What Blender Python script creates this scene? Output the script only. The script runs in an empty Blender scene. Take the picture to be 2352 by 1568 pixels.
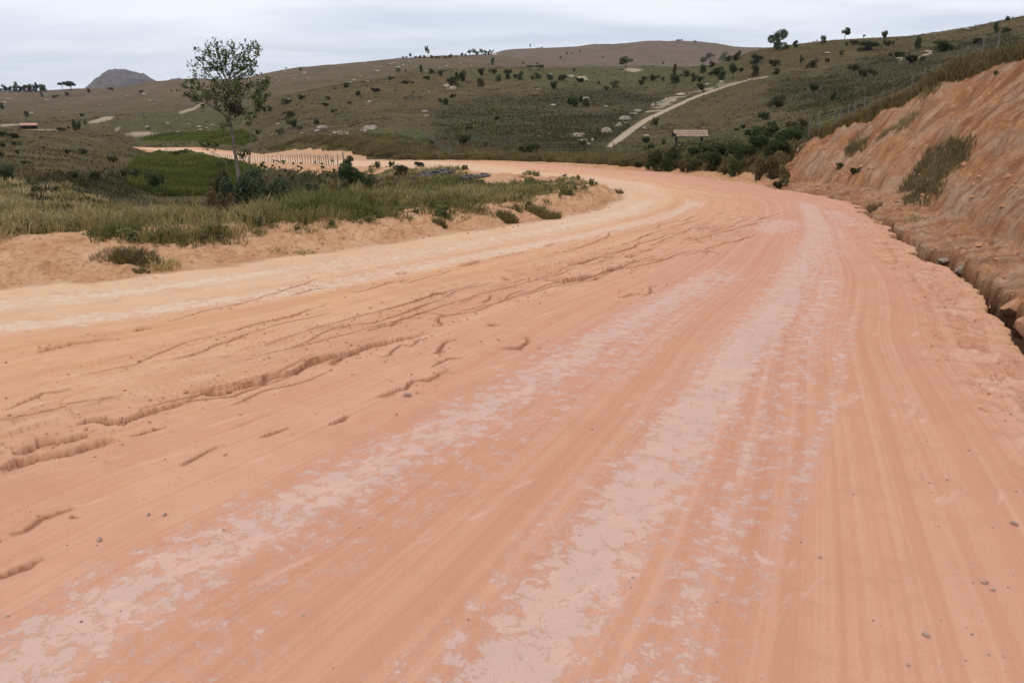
import bpy, math, random
import numpy as np
from mathutils import Vector, Matrix

random.seed(7); rng = np.random.default_rng(7)
S_ = bpy.context.scene
COL = S_.collection

# ------------------------------------------------------------------ camera, world, sun, exposure
HCAM = 2.7; FPX = 1898.0; PITCH = math.radians(16.0)
cam_d = bpy.data.cameras.new('camera'); cam = bpy.data.objects.new('camera', cam_d); COL.objects.link(cam)
cam_d.sensor_width = 36.0; cam_d.lens = 36.0 * FPX / 2352.0
cam_d.clip_start = 0.05; cam_d.clip_end = 30000
cam.location = (0, 0, HCAM); cam.rotation_euler = (math.radians(90) - PITCH, 0, 0)
S_.camera = cam

SUN_EL = math.radians(58); SUN_ROT = math.radians(200)
W = bpy.data.worlds.new('World'); S_.world = W; W.use_nodes = True
nt = W.node_tree; nt.nodes.clear()
N = nt.nodes.new; Lk = nt.links.new
out = N('ShaderNodeOutputWorld'); bg = N('ShaderNodeBackground'); Lk(bg.outputs[0], out.inputs[0])
bg.inputs['Strength'].default_value = 0.135
sky = N('ShaderNodeTexSky'); sky.sky_type = 'NISHITA'; sky.sun_disc = False
sky.sun_elevation = SUN_EL; sky.sun_rotation = SUN_ROT; sky.air_density = 1.0; sky.dust_density = 2.0
tc = N('ShaderNodeTexCoord'); sep = N('ShaderNodeSeparateXYZ'); Lk(tc.outputs['Generated'], sep.inputs[0])
def wm(op, a, b=None, c=None):
    n = N('ShaderNodeMath'); n.operation = op
    for i, q in enumerate((a, b, c)):
        if q is None: continue
        if isinstance(q, (int, float)): n.inputs[i].default_value = q
        else: Lk(q, n.inputs[i])
    return n.outputs[0]
zc = wm('ADD', wm('MAXIMUM', sep.outputs['Z'], 0.0), 0.14)
cx = wm('DIVIDE', sep.outputs['X'], zc); cy = wm('DIVIDE', sep.outputs['Y'], zc)
cmb = N('ShaderNodeCombineXYZ'); Lk(cx, cmb.inputs[0]); Lk(cy, cmb.inputs[1])
mp = N('ShaderNodeMapping'); Lk(cmb.outputs[0], mp.inputs[0]); mp.inputs['Rotation'].default_value = (0, 0, 0.25); mp.inputs['Scale'].default_value = (0.62, 1.25, 1)
nz = N('ShaderNodeTexNoise'); Lk(mp.outputs[0], nz.inputs['Vector']); nz.inputs['Scale'].default_value = 0.8; nz.inputs['Detail'].default_value = 8; nz.inputs['Roughness'].default_value = 0.5
nz.inputs['Distortion'].default_value = 0.3
cr = N('ShaderNodeValToRGB'); Lk(nz.outputs['Fac'], cr.inputs[0])
e = cr.color_ramp.elements
e[0].position = 0.38; e[0].color = (4.8, 5.2, 6.1, 1); e[1].position = 0.62; e[1].color = (6.8, 7.1, 7.55, 1)
mx = N('ShaderNodeMix'); mx.data_type = 'RGBA'; mx.inputs['Factor'].default_value = 0.93
Lk(sky.outputs[0], mx.inputs['A']); Lk(cr.outputs[0], mx.inputs['B'])
Lk(mx.outputs['Result'], bg.inputs['Color'])

sd = bpy.data.lights.new('sun', 'SUN'); sun = bpy.data.objects.new('sun', sd); COL.objects.link(sun)
sd.energy = 1.1; sd.angle = math.radians(14); sd.color = (1.0, 0.96, 0.9)
sun.rotation_euler = (math.radians(90) - SUN_EL, 0, math.pi - SUN_ROT)
S_.view_settings.view_transform = 'Standard'; S_.view_settings.look = 'None'
S_.view_settings.exposure = 0.14; S_.view_settings.gamma = 1.0
S_.render.engine = 'CYCLES'
S_.cycles.max_bounces = 5; S_.cycles.diffuse_bounces = 3; S_.cycles.transparent_max_bounces = 4

# ------------------------------------------------------------------ helpers: numbers
cp, sp = math.cos(PITCH), math.sin(PITCH)
def ray(u, v):
    u = np.asarray(u, float); v = np.asarray(v, float)
    x = (u - 1176) / FPX; yc = (784 - v) / FPX
    dx = x; dy = cp + yc * sp; dz = -sp + yc * cp
    hl = np.hypot(dx, dy)
    return np.arctan2(dx, dy), dz / hl          # azimuth, tan(elevation)
def proj(x, y, z):
    dz = z - HCAM
    dep = y * cp - dz * sp; up = y * sp + dz * cp
    dep = np.where(dep < 0.1, 0.1, dep)
    return 1176 + FPX * x / dep, 784 - FPX * up / dep
def hash2(ix, iy, seed):
    h = (ix.astype(np.int64) * 374761393 + iy.astype(np.int64) * 668265263 + seed * 1442695041) & 0x7fffffff
    h = ((h ^ (h >> 13)) * 1274126177) & 0x7fffffff
    return ((h ^ (h >> 16)) & 0xffffff) / float(0xffffff)
def vnoise(x, y, seed=0):
    x = np.asarray(x, float); y = np.asarray(y, float)
    ix = np.floor(x); iy = np.floor(y); fx = x - ix; fy = y - iy
    fx = fx * fx * (3 - 2 * fx); fy = fy * fy * (3 - 2 * fy)
    a = hash2(ix, iy, seed); b = hash2(ix + 1, iy, seed); c = hash2(ix, iy + 1, seed); d = hash2(ix + 1, iy + 1, seed)
    return (a * (1 - fx) + b * fx) * (1 - fy) + (c * (1 - fx) + d * fx) * fy
def fbm(x, y, seed=0, octs=4, gain=0.5):
    s = 0; a = 1; t = 0
    for i in range(octs):
        s = s + a * (vnoise(x, y, seed + i * 17) - 0.5); t += a; a *= gain; x = x * 2.03 + 11.3; y = y * 2.03 - 7.1
    return s / t * 2          # about -1..1
def sst(a, b, x):
    t = np.clip((x - a) / (b - a), 0, 1); return t * t * (3 - 2 * t)

# road level as a function of the horizontal distance from the camera
SK = np.array([(0,0),(8,-.05),(25,-.45),(35,-.8),(54,-1.3),(65,-1.8),(80,-2.5),(92,-3.2),(103,-3.87),(115,-4.45),(130,-4.97),(148,-5.5),(168,-5.6),(190,-6.0),(215,-7.1),(300,-9),(9000,-9)], float)
def SR(D): return np.interp(D, SK[:,0], SK[:,1])
def hitS(u, v):
    az, te = ray(u, v); D = np.linspace(1.5, 300, 12000); zz = HCAM + te * D - SR(D)
    i = int(np.argmax(zz < 0)); d = D[i]
    return (d * math.sin(az), d * math.cos(az))
def atD(u, v, D):
    az, te = ray(u, v); return (D * math.sin(az), D * math.cos(az))

outer_px = [(2352,810),(2290,730),(2230,665),(2170,620),(2110,585),(2060,545),(2010,503),(1960,470),(1900,452),(1810,437),(1700,418),(1600,405),(1500,393)]
outer_far = [(1400,381,54),(1300,373,64),(1200,369,72),(1100,365,82),(1000,362,92),(900,361,103),(800,358,115),(700,352,130),(600,345,148),(500,333,168),(440,328,190),(350,327,215)]
OUT = [(1.0,-40),(1.5,-12),(2.6,-4),(4.2,2),(5.2,6)] + [hitS(*p) for p in outer_px] + [atD(*p) for p in outer_far] + [(-125,235),(-190,270)]
OUT = np.array(OUT)
out_u = [9000,7000,5000,4000,3000] + [p[0] for p in outer_px] + [p[0] for p in outer_far] + [200,0]
inner_px = [(0,665),(200,650),(400,625),(600,597),(800,570),(1000,540),(1170,517),(1290,497),(1380,475),(1416,456),(1405,441),(1360,426),(1300,416)]
INN = [(-60,-40),(-26,-6),(-15.5,5.5)] + [hitS(*p) for p in inner_px]
inn_u = [-900,-500,-250] + [p[0] for p in inner_px]
k0 = 5 + len(outer_px) + 2
for k in range(k0, len(OUT)):
    d = OUT[min(k+1, len(OUT)-1)] - OUT[k-1]; d = d / np.hypot(*d)
    INN.append(tuple(OUT[k] + float(np.interp(out_u[k], [300,400,600,800,1000,1200,1400], [9,9.5,10.5,12.5,15,16,14])) * np.array((-d[1], d[0])))); inn_u.append(-2000 - k)
INN = np.array(INN)
def smooth_poly(P, keys, n=4):
    # Catmull-Rom so the road edge has no corners
    Q = []; K = []
    for i in range(len(P) - 1):
        p0 = P[max(i-1,0)]; p1 = P[i]; p2 = P[i+1]; p3 = P[min(i+2,len(P)-1)]
        for j in range(n):
            t = j / n
            Q.append(0.5*((2*p1)+(-p0+p2)*t+(2*p0-5*p1+4*p2-p3)*t*t+(-p0+3*p1-3*p2+p3)*t**3)); K.append(keys[i]*(1-t)+keys[i+1]*t)
    Q.append(P[-1]); K.append(keys[-1]); return np.array(Q), np.array(K, float)
OUTs, OK_ = smooth_poly(OUT, out_u, 3); INNs, IK_ = smooth_poly(INN, inn_u, 3)
def arcs(P):
    return np.concatenate([[0], np.cumsum(np.hypot(*np.diff(P, axis=0).T))])
oA, iA = arcs(OUTs), arcs(INNs)
def polydist(P, A, x, y, signed=False):
    best = np.full(x.shape, 1e9); arc = np.zeros(x.shape); sg = np.zeros(x.shape)
    for i in range(len(P) - 1):
        ax, ay = P[i]; bx, by = P[i+1]; ex, ey = bx-ax, by-ay; L2 = ex*ex+ey*ey
        t = np.clip(((x-ax)*ex + (y-ay)*ey) / L2, 0, 1)
        d = np.hypot(x-ax-t*ex, y-ay-t*ey); m = d < best
        best = np.where(m, d, best); arc = np.where(m, A[i] + t*math.sqrt(L2), arc)
        if signed: sg = np.where(m, np.sign(ex*(y-ay) - ey*(x-ax)), sg)
    return (best, arc, sg) if signed else (best, arc)
def inpoly(P, x, y):
    c = np.zeros(np.shape(x), bool); n = len(P); j = n-1
    for i in range(n):
        xi, yi = P[i]; xj, yj = P[j]
        if yi != yj:
            c ^= ((yi > y) != (yj > y)) & (x < (xj-xi)*(y-yi)/(yj-yi)+xi)
        j = i
    return c
ROADPOLY = np.vstack([OUTs, INNs[::-1]])

# crest of the cut slope: where the sight line through the photographed crest meets a 0.62 slope
SL = 1.05; crest = []
AEF = 1.2
def aeff(a, s): return a - AEF*np.clip(s, 0, 8)
for (u, v) in [(1812,385),(1830,345),(1870,318),(1900,305),(1950,288),(2000,268),(2060,240),(2130,203),(2200,162),(2270,140),(2352,128)]:
    az, te = ray(u, v); D = np.linspace(20, 90, 1400); x = D*math.sin(az); y = D*math.cos(az)
    s, a = polydist(OUTs, oA, x, y); zr = HCAM + te*D; pr = SR(np.interp(a, oA, np.hypot(*OUTs.T))) + 0.25 + SL*(s-1.8)
    ins = inpoly(ROADPOLY, x, y); m = (~ins) & (s > .8) & (pr > zr)
    i = int(np.argmax(m)) if m.any() else 0
    if m.any(): crest.append((float(aeff(a[i], s[i])), s[i], pr[i], u, float(np.interp(a[i], oA, np.hypot(*OUTs.T)))))
crest.sort(); print('crest', np.round(np.array(crest, float), 2).tolist())
# table of bank profiles along the outer edge: arc, ditch depth, ledge end, ledge height, crest offset, crest height above the road
def oarc(u): return float(np.interp(-u, -OK_, oA))
tab = []
c0 = crest[0]
tab.append((-20, .9, 1.9, .25, 7.0, 5.9)); tab.append((oarc(3500), .9, 1.9, .25, 7.0, 5.8)); tab.append((oarc(2230), .8, 1.9, .25, 6.8, 5.6)); tab.append((oarc(2110), .7, 1.9, .25, 6.6, 5.4)); tab.append((oarc(2010), .5, 1.8, .25, 6.6, 5.2))
ACUT = max(c[0] for c in crest) + .2
for a, s, z, u, Dr in crest: tab.append((a, .3, 1.8, .25, s, z - float(SR(Dr))))
tab += [(ACUT+1.2, .0, .9, .15, 3.2, 1.5), (ACUT+3, 0, .8, .15, 3.0, 1.15), (ACUT+5, 0, .8, .2, 3, .9), (oarc(1500), 0, 1, .2, 3, .6),
        (oarc(1400),0,1,.2,3,.4),(oarc(1200),0,1,.1,4,.2),(oarc(1000),0,1.5,.1,4,.2),(oarc(900),0,2,.1,5,.5),(oarc(850),0,3,.2,6.5,1.7),(oarc(750),0,3,.2,7.5,2.5),
        (oarc(650),0,3,.2,7.5,2.6),(oarc(600),0,3,.2,6,1.1),(oarc(550),0,3,.1,6,.1),(oA[-1],0,3,0,6,0)]
tab = np.array(sorted(tab)); print(tab[:, :].round(2).tolist())

# ------------------------------------------------------------------ far terrain: lines across the valley, (u, distance, v) or (u, distance, ('z', height))
z_ = lambda h: ('z', h)
LAY = [
 [(-900,22,z_(-.35)),(0,21,z_(-.4)),(600,23,z_(-.35)),(1000,25,z_(-.3)),(1400,27,z_(-.5)),(1800,30,z_(0)),(3300,24,z_(0))],
 [(-900,33,z_(-1.7)),(0,31,z_(-1.75)),(300,32,z_(-1.9)),(600,35,z_(-1.9)),(800,39,z_(-1.7)),(1000,44,z_(-1.7)),(1200,46,z_(-1.5)),(1400,48,z_(-1.4)),(1600,50,z_(-.4)),(1800,50,z_(.8)),(2100,55,v:=205) if False else (2100,52,z_(2.2)),(2352,50,z_(4.6)),(3300,40,z_(6.5))],
 [(-900,70,405),(0,70,398),(150,72,402),(300,86,438),(400,92,438),(500,94,437),(600,88,z_(-6.2)),(700,80,z_(-5.0)),(800,74,z_(-4.2)),(1000,66,z_(-3.1)),(1200,62,z_(-2.2)),(1400,64,z_(-1.6)),(1500,66,372),(1600,68,360),(1700,69,345),(1800,70,318),(2000,76,268),(2200,84,215),(2352,88,150),(3300,80,40)],
 [(-900,118,345),(0,118,346),(150,120,350),(300,142,362),(400,150,362),(500,148,364),(600,118,z_(-6.6)),(700,103,z_(-5.6)),(800,96,z_(-4.8)),(1000,108,352),(1200,98,350),(1400,96,346),(1500,96,342),(1600,97,328),(1700,100,308),(1800,105,282),(2000,112,236),(2200,122,178),(2352,130,130),(3300,120,-10)],
 [(-900,175,290),(0,172,297),(116,173,300),(231,177,312),(304,184,321),(345,205,z_(-8)),(440,205,z_(-7)),(500,180,z_(-6.2)),(600,160,334),(650,157,322),(700,152,313),(800,147,309),(900,138,313),(1000,134,318),(1200,128,318),(1400,132,310),(1500,132,308),(1600,136,288),(1700,142,264),(1800,152,232),(2000,162,192),(2200,172,148),(2352,182,104),(3300,170,-60)],
 [(-900,235,z_(-11)),(0,235,z_(-12)),(300,245,z_(-12)),(400,255,318),(500,255,313),(600,232,296),(700,222,270),(800,216,262),(900,212,255),(1000,212,260),(1200,204,262),(1400,204,252),(1500,204,246),(1600,212,228),(1700,222,195),(1800,232,166),(2000,242,136),(2200,252,102),(2352,260,66),(3300,250,-100)],
 [(-900,330,286),(0,330,291),(150,330,290),(300,322,292),(400,312,298),(470,302,306),(520,292,286),(560,292,258),(588,292,236),(635,302,226),(700,312,213),(793,332,196),(906,352,179),(978,362,166),(1094,382,160),(1179,392,157),(1300,402,160),(1400,402,164),(1500,392,158),(1560,382,152),(1620,362,148),(1680,332,136),(1720,312,123),(1760,302,115),(1830,292,106),(1900,292,97),(2000,292,91),(2100,292,86),(2200,292,70),(2300,292,50),(2352,292,38),(3300,292,-140)],
 [(-900,430,280),(0,430,279),(150,430,278),(300,430,266),(400,430,256),(520,430,256),(600,440,246),(700,460,226),(793,470,207),(906,480,190),(978,480,178),(1094,500,168),(1179,500,164),(1300,520,158),(1400,520,157),(1500,520,155),(1600,500,158),(1760,480,150),(2000,480,130),(2352,480,90),(3300,480,0)],
 [(-900,620,250),(0,620,250),(150,620,244),(300,620,235),(400,620,222),(520,620,222),(600,620,208),(700,620,195),(793,620,178),(906,620,166),(978,620,156),(1094,640,151),(1179,650,156),(1300,650,160),(1500,650,160),(1760,650,160),(2352,650,160),(3300,650,160)],
 [(-900,860,214),(0,860,209.5),(116,860,208.5),(188,860,205),(289,820,202),(362,820,189.5),(434,820,184),(500,820,184),(560,820,181),(600,820,172),(640,820,163.5),(700,820,156),(800,820,147),(900,820,137),(1000,820,131.5),(1100,820,128),(1140,830,127),(1200,860,138),(1300,860,150),(1500,860,156),(1760,860,160),(2352,860,170),(3300,860,170)],
 [(-900,1200,232),(500,1200,215),(1000,1200,165),(1100,1200,150),(1200,1200,150),(1300,1200,150),(1500,1200,150),(1760,1200,150),(2352,1200,180),(3300,1200,180)],
 [(-900,1800,232),(500,1800,225),(900,1800,180),(1100,1800,135),(1150,1800,124),(1200,1800,114),(1330,1800,110.5),(1365,1800,106.5),(1450,1800,104),(1500,1800,100),(1560,1800,98.5),(1620,1800,99.5),(1660,1800,104),(1700,1800,107),(1760,1800,111),(1850,1800,120),(2100,1800,160),(3300,1800,200)],
 [(-900,3000,238),(1000,3000,225),(1500,3000,200),(2352,3000,225),(3300,3000,238)],
 [(-900,7000,239),(3300,7000,239)],
]
def lay_tables():
    T = []
    for L in LAY:
        rows = []
        for (u, D, q) in L:
            if isinstance(q, tuple):
                zz = q[1]; v = 240 + (HCAM - zz) / D * 1898
                for _ in range(4):
                    az, te = ray(u, v); v += (te - (zz - HCAM) / D) * 1898
                az, te = ray(u, v); te = (zz - HCAM) / D
            else: az, te = ray(u, q)
            rows.append((float(az), math.log(D), float(te)))
        rows.sort(); T.append(np.array(rows))
    return T
LT = lay_tables()
# azimuth columns and distance rows of the ground grid
fine = np.radians(np.arange(-37, 37.001, 0.082))
rest = np.radians(np.concatenate([np.arange(39, 60, 1.0), np.arange(60, 300, 4.0), np.arange(300, 322.5, 1.0)]))
AZ = np.concatenate([fine, rest])             # increasing, -37 .. 322
def georange(a, b, r):
    n = int(math.log(b / a) / r); return list(a * np.exp(np.arange(n) * (math.log(b / a) / n)))
RD = np.array(georange(0.5, 2.8, .03) + georange(2.8, 32, .0042) + georange(32, 270, .0062) + georange(270, 1900, .011) + georange(1900, 7000, .06) + [7000.0])
nA, nR = len(AZ), len(RD); print('grid', nA, nR)
AZw = (AZ + math.pi) % (2*math.pi) - math.pi   # wrapped
Dk = np.zeros((len(LT), nA)); Tk = np.zeros((len(LT), nA))
ker = np.exp(-0.5*(np.arange(-12, 13)/5.0)**2); ker /= ker.sum()
for k, T in enumerate(LT):
    d = np.interp(AZw, T[:,0], T[:,1]); t = np.interp(AZw, T[:,0], T[:,2])
    nf = len(fine)
    for arr in (d, t):
        pad = np.concatenate([np.full(12, arr[0]), arr[:nf], np.full(12, arr[nf-1])]); arr[:nf] = np.convolve(pad, ker, 'valid')
    Dk[k] = np.exp(d); Tk[k] = t
Zk = HCAM + Dk*Tk
# behind the camera the country stays low and flat
back = sst(math.radians(50), math.radians(100), np.abs(AZw))
Zk = Zk*(1-back) + back*np.minimum(Zk, 3.0)
def pchip(xk, yk, x):
    h = np.diff(xk); dl = np.diff(yk)/h; m = np.zeros(len(xk))
    for i in range(1, len(xk)-1):
        if dl[i-1]*dl[i] > 0:
            w1 = 2*h[i]+h[i-1]; w2 = h[i]+2*h[i-1]; m[i] = (w1+w2)/(w1/dl[i-1]+w2/dl[i])
    m[0] = dl[0]; m[-1] = dl[-1]
    i = np.clip(np.searchsorted(xk, x)-1, 0, len(h)-1); t = (x-xk[i])/h[i]
    return (2*t**3-3*t**2+1)*yk[i]+(t**3-2*t**2+t)*h[i]*m[i]+(-2*t**3+3*t**2)*yk[i+1]+(t**3-t**2)*h[i]*m[i+1]
Z = np.zeros((nR, nA))
for j in range(nA):
    xk = np.concatenate([[0.0, 12.0], Dk[:, j]]); yk = np.concatenate([[0.0, -0.1], Zk[:, j]])
    Z[:, j] = pchip(xk, yk, RD)
DD, AA = np.meshgrid(RD, AZw, indexing='ij')
X = DD*np.sin(AA); Y = DD*np.cos(AA)
# large scale relief of the hills
amp = np.clip((DD-45)/260, 0, 1)
sv = np.clip(DD/300, .35, 3)
Z += amp*sv*(1.5*fbm(X/90, Y/90, 3, 4) + 0.5*fbm(X/17, Y/17, 9, 3)) * np.where(DD > 240, .8, 1)
Z += np.clip((DD-22)/25, 0, 1)*np.clip((2000-DD)/1500, 0, 1)*(0.10*fbm(X/4, Y/4, 12, 3) + .05*fbm(X/1.2, Y/1.2, 15, 2))
# small gullies on the far purple ridge
Z += np.where(DD > 1000, np.clip((DD-1000)/600, 0, 1)*6*fbm(X/130, Y/400, 31, 3), 0)
F = Z.copy()

# ---- the road and what it cuts through (only near points)
near = (DD < 330)
rows = int(np.searchsorted(RD, 330)); sl = slice(0, rows)
x, y, D = X[sl].ravel(), Y[sl].ravel(), DD[sl].ravel()
wx = .16*fbm(x/.9, y/.9, 41, 3) + .05*fbm(x/.22, y/.22, 43, 2); wy = .16*fbm(x/.9+50, y/.9, 42, 3) + .05*fbm(x/.22+9, y/.22, 44, 2)
wsc = np.clip(D/12, .6, 2.5)*(1-.85*sst(45, 90, D))
so, ao = polydist(OUTs, oA, x+wx*wsc, y+wy*wsc); si, ai = polydist(INNs, iA, x+wx*wsc, y+wy*wsc)
inside = inpoly(ROADPOLY, x+wx*wsc, y+wy*wsc)
isout = (so < si)
so0, ao0 = polydist(OUTs, oA, x, y); si0, ai0 = polydist(INNs, iA, x, y)
zr = SR(D); f = F[sl].ravel()
ae = aeff(ao, so)
pr = [np.interp(ae, tab[:,0], tab[:,k]) for k in range(1, 6)]
dd, s1, z1, s2, h2 = pr
cutw = 1 - sst(ACUT-.3, ACUT+.8, ae)   # 1 on the bare cut
Dedge = np.interp(ao, oA, np.hypot(*OUTs.T)); zedge = SR(Dedge)
# outer side profile
dwd = np.clip(dd*.62, 0.18, .55)
dit = -dd*(sst(0, .06, so)*(1-sst(dwd*.8, dwd, so)))*np.clip(.75+.8*fbm(ao/1.3, 0*ao, 68, 3), .15, 1.1)
lump = fbm(x/.55, y/.55, 61, 4); lump2 = fbm(ao/.35, so/1.6, 63, 3)
led = z1*sst(dwd*.7, s1, so) + cutw*(.26*np.maximum(lump, -.25) + .10*fbm(x/.17, y/.17, 64, 4, .6))*sst(.25, .5, so)*(1-sst(s1, s1+.5, so))
step = .28*cutw*sst(s1-.12, s1+.05, so)*np.clip(1.2*fbm(ao/5, 0*ao, 66, 2)+.5, 0, 1)
slope_t = np.clip((so-s1)/(np.maximum(s2-s1, .3)), 0, 1)
rill = cutw*(.13*fbm(ao/.42+so*.12, so/3.2, 71, 4) + .22*fbm(ao/2.2, so/5, 74, 3) + .11*fbm(x/.22, y/.22, 76, 4, .65) + .16*np.minimum(0, fbm(ao/.5+so*.5, so/.8, 78, 4)+.12))*np.abs(np.sin(np.clip(slope_t, 0, 1)*math.pi))**.4
rill *= 1-.6*sst(60, 100, D)
rill += (1-cutw)*(1-.5*sst(60, 100, D))*.25*fbm(x/1.1, y/1.1, 77, 4)*np.abs(np.sin(slope_t*math.pi))**.5*np.clip(h2, 0, 1)
prof = zedge + dit + led + step + (h2-z1-step*.6)*(slope_t**.93) + rill
b = sst(0, np.where(cutw > .5, 16, 12), so - s2)
crn = .18*fbm(x/1.5, y/1.5, 79, 3)
zo = prof*(1-b) + f*b + crn*sst(-.5, 2, so-s2)*(1-b)
# inner side
iw = np.interp(ai, iA, np.interp(IK_, [-2100,-2000,-900,0,600,1170,1380,1420], [1.2,1.2,3.8,3.6,2.7,1.3,1.0,.6]))
# far side of the spit sits after the nose
nose = iA[int(np.argmax(IK_))]
iw = np.where(ai > nose+2, 1.1, iw); hb = np.where(ai > nose+2, .22, .42)*np.where(ai > nose+22, .0, 1)
dirtl = .11*fbm(x/.5, y/.5, 81, 5, .6) + .06*fbm(x/.12, y/.12, 82, 4, .6)*(1-sst(.8, 2.2, si))
zin = SR(np.interp(ai, iA, np.hypot(*INNs.T)))*.5 + zr*.5 + hb*(.45*sst(0, iw*.3, si)+.55*sst(iw*.3, iw, si)) + dirtl*sst(0, .5, si)*(1-sst(iw, iw+2, si))*1.3 + .14*fbm(x/1.8, y/1.8, 84, 3)*sst(.3, 1.5, si)
farin = sst(nose+20, nose+40, ai)
bi = sst(iw, iw + 7 - farin*2.5, si)
zi = zin*(1-bi) + f*bi
znew = np.where(inside, zr, np.where(isout, zo, zi))
znew = np.where(D > 300, f, znew); bb = sst(240, 300, D); znew = znew*(1-bb) + f*bb
# ---- road surface relief
dl = si; dr = so
tf = dl/(dl+dr+1e-6)                 # 0 at the inner edge, 1 at the outer
CEN = np.array([(OUTs[int(i*(len(OUTs)-1)/60)] + INNs[int(i*(len(INNs)-1)/60)])/2 for i in range(61)])
tf0 = si0/(si0+so0+1e-6); tco = tf0*9.5
# along-road coordinate: mix of both edge arcs
sco = ao0*tf0 + (ai0 - iA[int(np.argmax(IK_))] + oarc(1500))*(1-tf0)
tco = np.where(inside, tco, np.where(isout, so0, si0)); sco = np.where(inside, sco, np.where(isout, ao0, ai0))
insf = inside.astype(float)*np.clip(dl/.3, 0, 1)*np.clip(dr/.15, 0, 1)
rz = .016*fbm(tco/.35, sco/14, 91, 4) + .02*fbm(x/2.5, y/2.5, 93, 3)
RB = np.array([hitS(*p) for p in [(-700,1400),(-300,1150),(0,990),(250,900),(500,830),(900,735),(1300,620),(1600,535),(1740,480)]]); rq, ra = polydist(RB, arcs(RB), x+.3*wx, y+.3*wy); rough = np.exp(-(rq/1.25)**2)*np.clip(.55+.9*fbm(x/2.2, y/2.2, 90, 3), .1, 1)   # broken middle of the road
led_n = fbm(tco/.5, sco/2.6, 95, 5, .6); terr = np.floor(led_n*4+.5)/4; rz += rough*(.15*(terr*.8+led_n*.2) + .03*fbm(x/.12, y/.12, 97, 4, .6)*sst(-.1, .5, fbm(x/1.5, y/1.5, 96, 2)))
pitshade = np.zeros_like(x); frq = (led_n*4+.5) % 1  # shade painted as darker soil along ledge edges, in pits and cracks
pitshade = rough*sst(.35, .7, rough)*np.clip(1-frq/.09, 0, 1)*.75*np.clip(.5+1.5*fbm(x/.6, y/.6, 94, 2), 0, 1)*insf
sh = np.exp(-((dr-.5)/.5)**2)*np.clip((26-D)/6, 0, 1)
rz += sh*(.10*np.minimum(fbm(x/.13, y/.13, 98, 4, .6), .1) + .06*fbm(x/.4, y/.4, 99, 2)); pitshade = np.maximum(pitshade, sh*.45*sst(.15, .45, -fbm(x/.13, y/.13, 98, 4, .6))*insf)
B1 = lambda pts: [(.34722*a, 635.2+.34722*b) for a, b in pts]
B5 = lambda pts: [(771.3+.34722*a, 544.4+.34722*b) for a, b in pts]
B2 = lambda pts: [(.34722*a, 1023.5+.34722*b) for a, b in pts]
B4 = lambda pts: [(1535.3+.34722*a, 1023.5+.34722*b) for a, b in pts]
B6 = lambda pts: [(1535.3+.34722*a, 544.4+.34722*b) for a, b in pts]
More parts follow.
